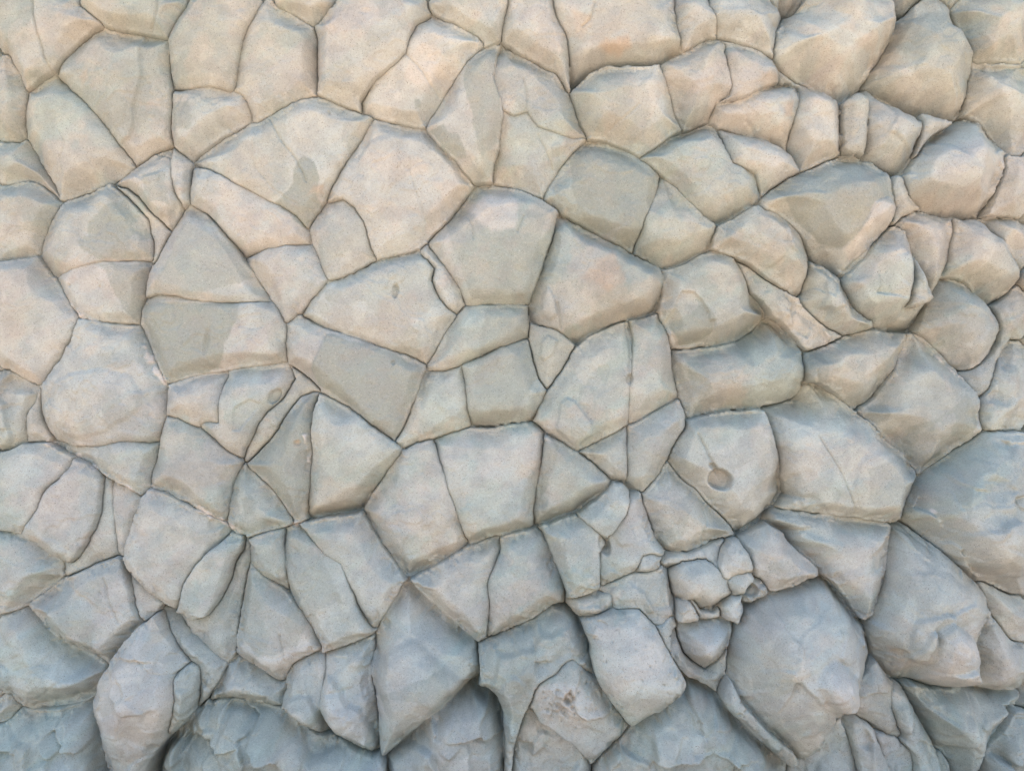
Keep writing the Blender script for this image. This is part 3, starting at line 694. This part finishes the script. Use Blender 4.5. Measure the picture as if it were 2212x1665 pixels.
# joints inside a stone: fall, crack, width
INNER = {'X': (7, 1.5, 26), 'U': (10, 2, 22), 'W': (9, 1.5, 26), 'Y': (8, 2.5, 15), 'J': (10, 2, 16), 'AP': (6, 5, 14), 'AB': (7, 3, 14), 'OO': (7, 4, 14), 'EE': (8, 2, 16),
         'AT': (2, 3, 5), 'MM': (2.5, 3, 6), 'GG': (6, 3, 10), 'KK': (3, 4, 7), 'BE': (3, 3, 7), 'BG': (3, 4, 7), 'II': (3, 3, 7), 'AV': (9, 3, 13), 'BK': (4, 5, 8), 'BV': (4, 5, 9), 'BH': (14, 2, 15)}
ia, ic, ir = (np.array([INNER.get(g, (11, 3, 17))[q] for g in gnames] + [7])[glab] for q in range(3))
Ri = np.clip(1.5 * ir * (1 + .4 * right) * (1 + nrm), 4, 44); Ri = np.minimum(Ri, .6 * inr)
cn = np.clip(0.75 + 1.3 * fbm(U, V, 90, 2, 47), 0.25, 1.4)
H -= cn * low * (1.25 * ia * (1 + .4 * right) * np.clip(1 - din / Ri, 0, 1) ** 1.7 + 0.4 * ic * np.exp(-(din / 2.0) ** 2))
gap = np.clip(-best - 4, 0, 30)
H -= gap * 1.4
# each block: lift, tilt and a few broken facets
r3 = random.Random(21)
LIFT = np.full(U.shape, 1e9)
cpad = np.full((NY + 1, NX + 1), -9); cpad[1:-1, 1:-1] = cell
for k, b in enumerate(blocks):
    w_ = b.win; m = (lab[w_] == k)
    if not m.any(): b.ok = False; continue
    b.ok = True
    pu, pv = U[w_], V[w_]
    cx = pu[m].mean(); cy = pv[m].mean(); b.c = (cx, cy)
    rad = math.sqrt(max(1.0, (b.sd[m] > 0).sum()) * STEP * STEP / math.pi) if not b.free else 110
    h = np.full(pu.shape, b.z) + (b.tx + r3.gauss(0, .025)) * (pu - cx) + (b.ty + r3.gauss(0, .03)) * (pv - cy)
    rough = 0.75 + 0.8 * float(sstep(900, 1500, np.array(cy))) + 0.5 * float(sstep(1300, 1900, np.array(cx)))
    for f in range(4):
        th = r3.uniform(0, 2 * math.pi); ro = r3.uniform(0.15, 0.75) * rad; sl = r3.uniform(0.06, 0.26) * rough * (0.45 if b.gid not in ('BC', 'BD', 'BA', 'BM', 'LL', 'AX') and not b.free else 1.2)
        e = ((pu - cx) * math.cos(th) + (pv - cy) * math.sin(th)) - ro + 6 * fbm(pu, pv, 60, 2, 50 + f)
        s_ = 5.0
        h = h - sl * s_ * np.logaddexp(0, e / s_)
    sj, si = w_
    tch = np.zeros(pu.shape, bool)
    for dj in (0, 1):
        for di in (0, 1):
            tch |= cpad[sj.start + dj:sj.stop + dj, si.start + di:si.stop + di] == k
    LIFT[w_] = np.where(tch, np.minimum(LIFT[w_], h), LIFT[w_])
H += np.where(LIFT < 1e8, LIFT, 0)
H += 12 * fbm(U, V, 110, 3, 61) + (2.0 + 3.0 * sstep(1100, 1500, V)) * fbm(U, V, 34, 3, 67) + 0.8 * fbm(U, V, 8, 2, 71)
# layered, torn look of the lower outcrop
lay = (V + 0.35 * U + 26 * fbm(U, V, 120, 3, 81)) / 17.0
tear = sstep(1480, 1620, V) * sstep(0.0, 0.35, fbm(U, V, 140, 2, 83) + .12)
CRAGGY = {'BC': 2.0, 'BD': 1.8, 'BA': 1.5, 'BM': 1.5, 'LL': .5, 'AX': .5, 'BV': 1.2, 'BT': 1.0, 'BE': .8, 'BL': .8, 'BU': 1.8, 'BH': .25, 'AG': .9, 'YY': .45, 'FF': .6, 'BG': .5, 'AT': .4,
          'KK': .7, 'BO': .5, 'BQ': .9, 'BK': .6, 'AY': .5, 'II': .25, 'JJ': .25, 'BS': .5, 'AB': .4, 'AC': .3, 'S': .3, 'AE': .25, 'AA': .25}
crg = np.array([CRAGGY.get(g, 0.0 if g[0] != 'm' else .2) for g in gnames] + [0])[glab]
ca = crag(WX + 14 * fbm(U, V, 50, 3, 131), WY + 14 * fbm(U, V, 50, 3, 133), 95, 3) + 0.5 * crag(WX + 8 * fbm(U, V, 30, 3, 135), WY + 8 * fbm(U, V, 30, 3, 137), 44, 9)
for _ in range(2):
    ca = (2 * ca + np.roll(ca, 1, 0) + np.roll(ca, -1, 0) + np.roll(ca, 1, 1) + np.roll(ca, -1, 1)) / 6
H += crg * ca * sstep(-4, 26, dall)
# chipped rims
lowr = 0.35 + 0.65 * sstep(900, 1350, V) + 0.25 * right
H -= 6 * lowr * low * sstep(.12, .16, fbm(WX, WY, 30, 3, 161, .6)) * sstep(30, 14, dout) * sstep(0, 5, dout)
# thin flakes scaled off most faces: low steps with ragged rims
boff = np.array([((k * 0.6180339) % 1) for k in range(len(blocks))] + [0])[lab]
fl = fbm(WX + 300 * boff, WY, 150, 4, 141, .55)
for th, am in ((.02, 2.6), (.17, 2.2), (-.16, 2.0)):
    H -= 0.7 * am * (0.3 + 1.2 * boff) * sstep(th, th + .02, fl)
fl2 = fbm(WX - 200 * boff, WY + 90, 60, 4, 147, .55)
H -= (0.9 * sstep(.22, .25, fl2) + 0.9 * sstep(-.27, -.3, fl2)) * (boff > .55)

def pick(poly):
    p = np.array(poly); mx_, my_ = p.mean(0)
    j = min(NY - 1, np.searchsorted(gy, my_)); i = min(NX - 1, np.searchsorted(gx, mx_))
    return glab[j, i], lab[j, i]
for hd, pts in parse(CRACKS):
    p = np.array(pts); w_ = window(p[:, 0].min() - 20, p[:, 1].min() - 20, p[:, 0].max() + 20, p[:, 1].max() + 20)
    d = line_d(WX[w_], WY[w_], pts)
    cwid = float(hd[0]) * 1.25
    H[w_] -= float(hd[1]) * 0.9 * np.exp(-(d / cwid) ** 2)
for hd, pts in parse(FACETS):
    qx, qy = float(hd[0]), float(hd[1]); x1, y1, x2, y2, sl = pts_raw(pts, hd)
    j = np.searchsorted(gy, qy); i = np.searchsorted(gx, qx); w_ = blocks[lab[j, i]].win
    nx_, ny_ = y2 - y1, x1 - x2; L = math.hypot(nx_, ny_); nx_ /= L; ny_ /= L
    if (qx - x1) * nx_ + (qy - y1) * ny_ > 0: nx_, ny_ = -nx_, -ny_
    e = (WX[w_] - x1) * nx_ + (WY[w_] - y1) * ny_ + 10 * fbm(U[w_], V[w_], 70, 3, 101)
    fall = 1.2 * sl * 2.5 * np.logaddexp(0, np.minimum(e, 90) / 2.5)
    H[w_] -= np.where(lab[w_] == lab[j, i], fall, 0)
for hd, poly in parse(FLAKES):
    p = np.array(poly); w_ = window(p[:, 0].min() - 30, p[:, 1].min() - 30, p[:, 0].max() + 30, p[:, 1].max() + 30)
    g_, l_ = pick(poly)
    s_ = float(hd[1]); d = poly_sd(WX[w_], WY[w_], poly)
    up = float(hd[0])
    prof = sstep(-s_, s_, d)
    if up > 0: prof = prof * (0.6 + 0.4 * sstep(0, 24, d))
    H[w_] += np.where(glab[w_] == g_, up * prof, 0)
rp = random.Random(3); holes = []
for _ in range(70):
    a_, q_ = rp.uniform(0, 6.28), rp.random() ** .7
    holes.append('%.1f %.1f %.1f %.1f %.0f %.1f' % (1225 + 62 * q_ * math.cos(a_) + 8 * rp.random(), 1515 + 46 * q_ * math.sin(a_), rp.uniform(1.8, 5.5), rp.uniform(1.8, 4.5), rp.uniform(0, 180), rp.uniform(2, 5)))
for _ in range(50):
    holes.append('%.1f %.1f %.1f %.1f 0 %.1f' % (rp.uniform(1290, 1460), rp.uniform(1340, 1550), rp.uniform(1.5, 2.8), rp.uniform(1.5, 2.8), rp.uniform(2, 5)))
PITS += '\n'.join(holes) + '\n'
pitset = set(PITS.split('\n'))
for ln in PITS.strip().splitlines() + LUMPS.strip().splitlines():
    x, y, rx, ry, ro, dp = (float(q) for q in ln.split())
    pit = ln in pitset
    R_ = max(rx, ry) * 1.4 + 6; w_ = window(x - R_, y - R_, x + R_, y + R_)
    c_, s_ = math.cos(math.radians(ro)), math.sin(math.radians(ro))
    a = (WX[w_] - x) * c_ + (WY[w_] - y) * s_; e = -(WX[w_] - x) * s_ + (WY[w_] - y) * c_
    q = np.hypot(a / rx, e / ry)
    if pit: H[w_] -= dp * (1 - sstep(0.72, 1.08, q))
    else: H[w_] += dp * (np.clip(1 - q * q, 0, 1) ** 1.5)
# points on a joint follow the run of that joint
for _ in range(2):
    num = np.zeros(U.shape); den = np.zeros(U.shape)
    for dj in range(-3, 4):
        for di in range(-3, 4):
            wgt = math.exp(-(dj * dj + di * di) / 4.0)
            num += wgt * np.roll(np.roll(np.where(border, H, 0), dj, 0), di, 1); den += wgt * np.roll(np.roll(border.astype(float), dj, 0), di, 1)
    H = np.where(border, num / np.maximum(den, 1e-6), H)
PCH = np.zeros((3,) + U.shape)
sf = fbm(WX + 500 * boff, WY - 300 * boff, 120, 4, 151, .55)
bst = np.array([((k * 0.7548777 + .3) % 1) for k in range(len(blocks))] + [0])[lab]
PCH[0] = np.where(bst > .5, .35 * sstep(.10, .13, sf), 0)
PCH[2] = np.where(bst < .4, .3 * sstep(-.16, -.19, sf), 0)
PCH[1] = .12 * sstep(.22, .36, fbm(WX, WY, 90, 3, 155))
for hd, poly in parse(PATCHES):
    p = np.array(poly); w_ = window(p[:, 0].min() - 30, p[:, 1].min() - 30, p[:, 0].max() + 30, p[:, 1].max() + 30)
    g_, l_ = pick(poly)
    d = poly_sd(WX[w_] + 7 * fbm(U[w_], V[w_], 26, 3, 91), WY[w_] + 7 * fbm(U[w_], V[w_], 26, 3, 95), poly)
    s_ = min(float(hd[2]), 2.5) if hd[0] == 'g' else float(hd[2]); c = 'gow'.index(hd[0])
    v = float(hd[1]) * sstep(-s_, s_, d) * (glab[w_] == g_)
    PCH[c][w_] = np.maximum(PCH[c][w_], v)

for ln in '''85 957 140 982 175 1002 225 1032 292 1070
315 1052 350 1064 395 1085 440 1113 485 1140 530 1163
530 1164 600 1144 650 1130 700 1122
850 955 862 975 872 985
148 660 172 686 200 692
300 745 325 790 345 822
1425 1240 1440 1232
655 940 662 1000
2040 760 2090 812'''.splitlines():
    v = [float(q) for q in ln.split()]; pts = list(zip(v[0::2], v[1::2])); p = np.array(pts)
    w_ = window(p[:, 0].min() - 20, p[:, 1].min() - 20, p[:, 0].max() + 20, p[:, 1].max() + 20)
    d = line_d(WX[w_], WY[w_], pts) + 9 * fbm(U[w_], V[w_], 14, 3, 111)
    PCH[2][w_] = np.maximum(PCH[2][w_], 1.6 * sstep(5, 1, d) * sstep(-.12, .1, fbm(U[w_], V[w_], 40, 2, 113)))
    H[w_] += 5 * sstep(6, 1, d)
dd = np.hypot(WX - 2030, WY - 1107); PCH[2] = np.maximum(PCH[2], 2 * sstep(6, 3, dd))
TONE = np.stack([.5 + .8 * fbm(U, V, 320, 4, 201), .5 + .8 * fbm(U, V, 105, 5, 205, .6), .5 + .8 * fbm(.62 * (U * .788 - V * .616) , 3.4 * (U * .616 + V * .788), 330, 4, 211, .6),
                 .5 + .8 * fbm(U, V, 29, 3, 217), ])
TONE2 = .5 + .8 * fbm(U, V, 115, 5, 223, .6)
def place(u, v, b_, h):
    f = (DIST - b_ * K) / DIST            # the outcrop swells forward: keep each stone where it stands in view
    return np.stack([(u - CX) * K * f, -(b_ + h) * K, ZC - (v - CY) * K * f], -1)
POS = place(PU, PV, base, H)
BACK = place(PU, PV, base, np.full(U.shape, -200.0))

# ------------------------------------------------------------------ materials
def new_mat(name):
    m = bpy.data.materials.new(name); m.use_nodes = True
    t = m.node_tree; t.nodes.clear()
    o = t.nodes.new('ShaderNodeOutputMaterial'); p = t.nodes.new('ShaderNodeBsdfPrincipled')
    t.links.new(p.outputs[0], o.inputs[0]); return m, t, p
def N(t, kind, **kw):
    n = t.nodes.new(kind)
    for k_, v_ in kw.items(): setattr(n, k_, v_)
    return n
def noise(t, vec, scale, detail=3, rough=0.55):
    n = N(t, 'ShaderNodeTexNoise'); n.inputs['Scale'].default_value = scale
    n.inputs['Detail'].default_value = detail; n.inputs['Roughness'].default_value = rough
    t.links.new(vec, n.inputs['Vector']); return n
def ramp(t, fac, stops):
    r = N(t, 'ShaderNodeValToRGB'); e = r.color_ramp.elements
    while len(e) < len(stops): e.new(0.5)
    for q, (p, c) in zip(e, stops): q.position = p; q.color = (*c, 1) if len(c) == 3 else c
    t.links.new(fac, r.inputs[0]); return r
def mix(t, fac, a, b, mode='MIX'):
    n = N(t, 'ShaderNodeMix', data_type='RGBA', blend_type=mode)
    for sck, val in ((n.inputs[0], fac), (n.inputs[6], a), (n.inputs[7], b)):
        if hasattr(val, 'is_linked'): t.links.new(val, sck)
        elif isinstance(val, (int, float)): sck.default_value = val
        else: sck.default_value = (*val, 1)
    return n.outputs[2]
def math_n(t, op, a, b=None, c=None):
    n = N(t, 'ShaderNodeMath', operation=op)
    for i, val in enumerate((a, b, c)):
        if val is None: continue
        if hasattr(val, 'is_linked'): t.links.new(val, n.inputs[i])
        else: n.inputs[i].default_value = val
    return n.outputs[0]

def stone_material():
    m, t, p = new_mat('weathered_sandstone')
    geo = N(t, 'ShaderNodeNewGeometry'); pos = geo.outputs['Position']
    ta = N(t, 'ShaderNodeAttribute', attribute_name='tone'); ts = N(t, 'ShaderNodeSeparateColor'); t.links.new(ta.outputs['Color'], ts.inputs[0])
    at = N(t, 'ShaderNodeAttribute', attribute_name='stain'); n1, n2, st, n3 = ts.outputs[0], ts.outputs[1], ts.outputs[2], ta.outputs['Alpha']
    base_c = ramp(t, n1, [(0.30, (0.283, 0.314, 0.268)), (0.5, (0.318, 0.352, 0.302)), (0.70, (0.362, 0.380, 0.334))])
    c = mix(t, math_n(t, 'MULTIPLY', ramp(t, n2, [(0.52, (0, 0, 0)), (0.68, (1, 1, 1))]).outputs[0], 0.28), base_c.outputs[0], (0.43, 0.355, 0.275))
    c = mix(t, math_n(t, 'MULTIPLY', ramp(t, at.outputs['Alpha'], [(0.5, (0, 0, 0)), (0.66, (1, 1, 1))]).outputs[0], 0.30), c, (0.285, 0.305, 0.262))
    oi = N(t, 'ShaderNodeObjectInfo')
    c = mix(t, 1.0, c, ramp(t, oi.outputs['Random'], [(0.0, (0.93, 0.94, 0.94)), (0.35, (1.02, 1.0, 0.985)), (0.7, (0.98, 1.0, 0.99)), (1.0, (1.05, 1.04, 1.02))]).outputs[0], 'MULTIPLY')
    # slanting bedding streaks, lilac and ochre
    c = mix(t, math_n(t, 'MULTIPLY', ramp(t, st, [(0.55, (0, 0, 0)), (0.68, (1, 1, 1))]).outputs[0], 0.18), c, (0.33, 0.285, 0.265))
    c = mix(t, math_n(t, 'MULTIPLY', ramp(t, st, [(0.30, (1, 1, 1)), (0.42, (0, 0, 0))]).outputs[0], 0.15), c, (0.45, 0.375, 0.285))
    sep = N(t, 'ShaderNodeSeparateColor'); t.links.new(at.outputs['Color'], sep.inputs[0])
    mott = math_n(t, 'ADD', math_n(t, 'MULTIPLY', n3, 0.5), 0.55)
    c = mix(t, math_n(t, 'MULTIPLY', math_n(t, 'MULTIPLY', sep.outputs[0], mott), 0.95), c, (0.232, 0.25, 0.205))
    c = mix(t, math_n(t, 'MULTIPLY', sep.outputs[1], 0.55), c, (0.38, 0.275, 0.175))
    c = mix(t, math_n(t, 'MULTIPLY', sep.outputs[2], 0.5), c, (0.52, 0.475, 0.41))
    # sand grains: dark and pale specks
    g1 = noise(t, pos, 340, 2, 0.5); g2 = noise(t, pos, 150, 2, 0.6); g3 = noise(t, pos, 520, 1, 0.5)
    dark = ramp(t, g1.outputs['Fac'], [(0.30, (1, 1, 1)), (0.37, (0, 0, 0))])
    c = mix(t, math_n(t, 'MULTIPLY', dark.outputs[0], 0.75), c, (0.11, 0.09, 0.075))
    pale = ramp(t, g3.outputs['Fac'], [(0.66, (0, 0, 0)), (0.74, (1, 1, 1))])
    c = mix(t, math_n(t, 'MULTIPLY', pale.outputs[0], 0.5), c, (0.68, 0.62, 0.53))
    gr = ramp(t, g2.outputs['Fac'], [(0.3, (0.92, 0.92, 0.92)), (0.7, (1.07, 1.07, 1.07))])
    c = mix(t, 1.0, c, gr.outputs[0], 'MULTIPLY')
    c = mix(t, 1.0, c, ramp(t, n3, [(0.25, (0.92, 0.925, 0.93)), (0.75, (1.07, 1.065, 1.05))]).outputs[0], 'MULTIPLY')
    t.links.new(c, p.inputs['Base Color'])
    p.inputs['Roughness'].default_value = 0.88; p.inputs['Specular IOR Level'].default_value = 0.25
    hsum = math_n(t, 'ADD', math_n(t, 'MULTIPLY', g2.outputs['Fac'], 1.0), math_n(t, 'MULTIPLY', g1.outputs['Fac'], 0.5))
    bp = N(t, 'ShaderNodeBump'); bp.inputs['Strength'].default_value = 0.5; bp.inputs['Distance'].default_value = 0.0026
    t.links.new(hsum, bp.inputs['Height']); t.links.new(bp.outputs[0], p.inputs['Normal'])
    return m
MAT = stone_material()
def sand_material():
    m, t, p = new_mat('shore_sand')
    geo = N(t, 'ShaderNodeNewGeometry'); pos = geo.outputs['Position']
    n1 = noise(t, pos, 0.8, 5); n2 = noise(t, pos, 160, 2)
    c = ramp(t, n1.outputs['Fac'], [(0.3, (0.57, 0.43, 0.34)), (0.7, (0.67, 0.515, 0.41))])
    g = ramp(t, n2.outputs['Fac'], [(0.3, (0.75, 0.75, 0.75)), (0.7, (1.15, 1.15, 1.15))])
    t.links.new(mix(t, 1.0, c.outputs[0], g.outputs[0], 'MULTIPLY'), p.inputs['Base Color'])
    p.inputs['Roughness'].default_value = 0.95
    bp = N(t, 'ShaderNodeBump'); bp.inputs['Strength'].default_value = 0.5; bp.inputs['Distance'].default_value = 0.01
    t.links.new(n2.outputs['Fac'], bp.inputs['Height']); t.links.new(bp.outputs[0], p.inputs['Normal'])
    return m

# ------------------------------------------------------------------ objects
def link(name, me, parent=None, loc=(0, 0, 0)):
    o = bpy.data.objects.new(name, me); sc.collection.objects.link(o)
    o.location = loc
    if parent is not None:
        o.parent = parent
    return o
quad = np.stack([np.arange(NY - 1)[:, None] * NX + np.arange(NX - 1)[None, :]] * 4, -1)
quad[..., 1] += NX; quad[..., 2] += NX + 1; quad[..., 3] += 1       # facing the viewer (-y)
posf = POS.reshape(-1, 3); backf = BACK.reshape(-1, 3); stainf = np.concatenate([PCH, TONE2[None]]).reshape(4, -1).T; tonef = TONE.reshape(4, -1).T
cellf = cell.reshape(-1); quadf = quad.reshape(-1, 4)
order = np.argsort(cellf, kind='stable'); cs = cellf[order]
def block_mesh(k, origin):
    a, b_ = np.searchsorted(cs, k), np.searchsorted(cs, k + 1)
    q = quadf[order[a:b_]]
    if len(q) == 0: return None
    e = np.concatenate([q[:, [i, (i + 1) % 4]] for i in range(4)])
    key = e[:, 0] * (NX * NY) + e[:, 1]; rkey = e[:, 1] * (NX * NY) + e[:, 0]
    be = e[~np.isin(key, rkey)]
    vid, inv = np.unique(q, return_inverse=True); inv = inv.reshape(q.shape)
    bv = np.unique(be); n0 = len(vid)
    fl = np.searchsorted(vid, be); bl = n0 + np.searchsorted(bv, be)
    side = np.stack([fl[:, 1], fl[:, 0], bl[:, 0], bl[:, 1]], -1)
    verts = np.concatenate([posf[vid], backf[bv]]) - origin
    faces = np.concatenate([inv, side])
    me = bpy.data.meshes.new('stone')
    me.vertices.add(len(verts)); me.vertices.foreach_set('co', verts.astype(np.float32).ravel())
    me.loops.add(faces.size); me.loops.foreach_set('vertex_index', faces.astype(np.int32).ravel())
    me.polygons.add(len(faces)); me.polygons.foreach_set('loop_start', (np.arange(len(faces)) * 4).astype(np.int32))
    me.polygons.foreach_set('use_smooth', np.concatenate([np.ones(len(inv), bool), np.zeros(len(side), bool)]))
    col = me.color_attributes.new('stain', 'FLOAT_COLOR', 'POINT')
    col.data.foreach_set('color', np.concatenate([stainf[vid], stainf[bv]]).astype(np.float32).ravel())
    col = me.color_attributes.new('tone', 'FLOAT_COLOR', 'POINT')
    col.data.foreach_set('color', np.concatenate([tonef[vid], tonef[bv]]).astype(np.float32).ravel())
    me.materials.append(MAT)
    me.update(calc_edges=True); me.validate()
    return me, len(q)

root = bpy.data.objects.new('rock_face', None); sc.collection.objects.link(root)
root.location = (0, -0.2, 0); root.empty_display_size = 0.3
root['label'] = 'pale sandstone rock face split by dark joints into many rounded polygonal blocks'
root['category'] = 'rock face'

# boulders at the foot that stand clear of the face
BOULDERS = {
    'KK': ('pointed_boulder', 'grey pointed diamond-shaped boulder leaning at the lower left foot of the rock face'),
    'BF': ('tablet_boulder', 'upright grey tablet-shaped boulder with a straight pale lower edge, low in the middle'),
    'BI': ('wedged_cobble', 'small rounded blue-grey stone wedged in the hollow left of the biggest boulder'),
    'BK': ('angular_boulder', 'biggest angular boulder with a rounded knob on its front, lower right'),
    'BO': ('domed_boulder', 'domed grey boulder with a finger-like chip and rounded front lump near the right edge'),
    'BQ': ('rounded_boulder', 'large smooth rounded boulder with a hollow, cut by the right edge of the picture'),
}
PART_LABEL = {
    'T': 'pale rounded block bulging at the upper right', 'X': 'large pentagonal block with green stains and a curved inner step',
    'AN': 'block with a round hollow pit', 'EE': 'round shield-like block with a raised disc',
    'BE': 'block pitted with small holes', 'ZZ': 'bulging green-stained block with a pale lower edge',
}
byg = {}
for k, b in enumerate(blocks):
    if b.ok: byg.setdefault(b.gid, []).append(k)
for g in gnames:
    ks = byg.get(g, [])
    ks = sorted(ks, key=lambda k: -int((cellf == k).sum()) if len(ks) > 1 else 0)
    par = None
    for k in ks:
        cu, cv = blocks[k].c
        j = min(NY - 1, np.searchsorted(gy, cv)); i = min(NX - 1, np.searchsorted(gx, cu))
        origin = BACK[j, i]
        r = block_mesh(k, origin)
        if r is None: continue
        me, nq = r
        if par is None:
            if g in BOULDERS:
                nm, lb = BOULDERS[g]
                o = link(nm, me, None, origin); o['label'] = lb; o['category'] = 'boulder'
            else:
                o = link('stone', me, root, origin - np.array(root.location))
                if g in PART_LABEL: o['label'] = PART_LABEL[g]
            par = o; par_origin = origin
        else:
            link('fragment', me, par, origin - par_origin)

# bedrock behind and around the blocks: the mass of the cliff that shades the face
def bedrock():
    xs = np.linspace(-9, 9, 61); zs = np.concatenate([np.linspace(-0.6, 3.0, 27)])
    vs, fs = [], []
    def y_at(x, z):
        v = CY - (z - ZC) / K; u = CX + x / K
        vv = min(max(v, -500), 2000)
        b_ = float(prof_base(vv))
        inside = (-600 < u < 2812) and (-360 < v < 2050)
        off = -195 if inside else -20 + 60 * float(fbm(np.array(u), np.array(v), 300, 3, 7))
        return -(b_ + off) * K
    for z in zs:
        for x in xs: vs.append((x, y_at(x, z), z))
    n = len(xs)
    for j in range(len(zs) - 1):
        for i in range(n - 1):
            fs.append((j * n + i, j * n + i + 1, (j + 1) * n + i + 1, (j + 1) * n + i))
    # rounded shoulder and back of the outcrop
    m = len(zs) - 1; last = m * n
    prof = [(0.15, 3.1), (0.7, 3.15), (2.5, 3.1), (4.5, 2.4), (6.0, -0.6)]
    for (dy, z) in prof:
        s0 = len(vs)
        for x in xs: vs.append((x, dy, z + 0.10 * float(fbm(np.array(x * 300.), np.array(dy * 300.), 300, 2, 9))))
        for i in range(n - 1): fs.append((last + i, last + i + 1, s0 + i + 1, s0 + i))
        last = s0
    me = bpy.data.meshes.new('bedrock'); me.from_pydata(vs, [], fs); me.update()
    for p in me.polygons: p.use_smooth = True
    me.materials.append(MAT)
    o = link('bedrock', me, root, -np.array(root.location))
bedrock()

def ground():
    xs = np.concatenate([-np.geomspace(900, 6, 9), np.linspace(-5, 5, 41), np.geomspace(6, 900, 9)])
    ys = np.concatenate([-np.geomspace(900, 7, 9), np.linspace(-6, 1.5, 31), np.geomspace(3, 900, 9)])
    X, Y = np.meshgrid(xs, ys)
    Z = 0.06 * fbm(X * 100, Y * 100, 160, 3, 3) * np.exp(-(X ** 2 + Y ** 2) / 400)
    n = len(xs)
    vs = np.stack([X, Y, Z], -1).reshape(-1, 3).tolist()
    fs = [(j * n + i, j * n + i + 1, (j + 1) * n + i + 1, (j + 1) * n + i) for j in range(len(ys) - 1) for i in range(n - 1)]
    me = bpy.data.meshes.new('ground'); me.from_pydata(vs, [], fs); me.update()
    for p in me.polygons: p.use_smooth = True
    me.materials.append(sand_material())
    o = link('ground', me); o['kind'] = 'structure'
ground()
print('tris', sum(len(o.data.loop_triangles) or len(o.data.polygons) * 2 for o in sc.objects if o.type == 'MESH'), 'objects', len(sc.objects))
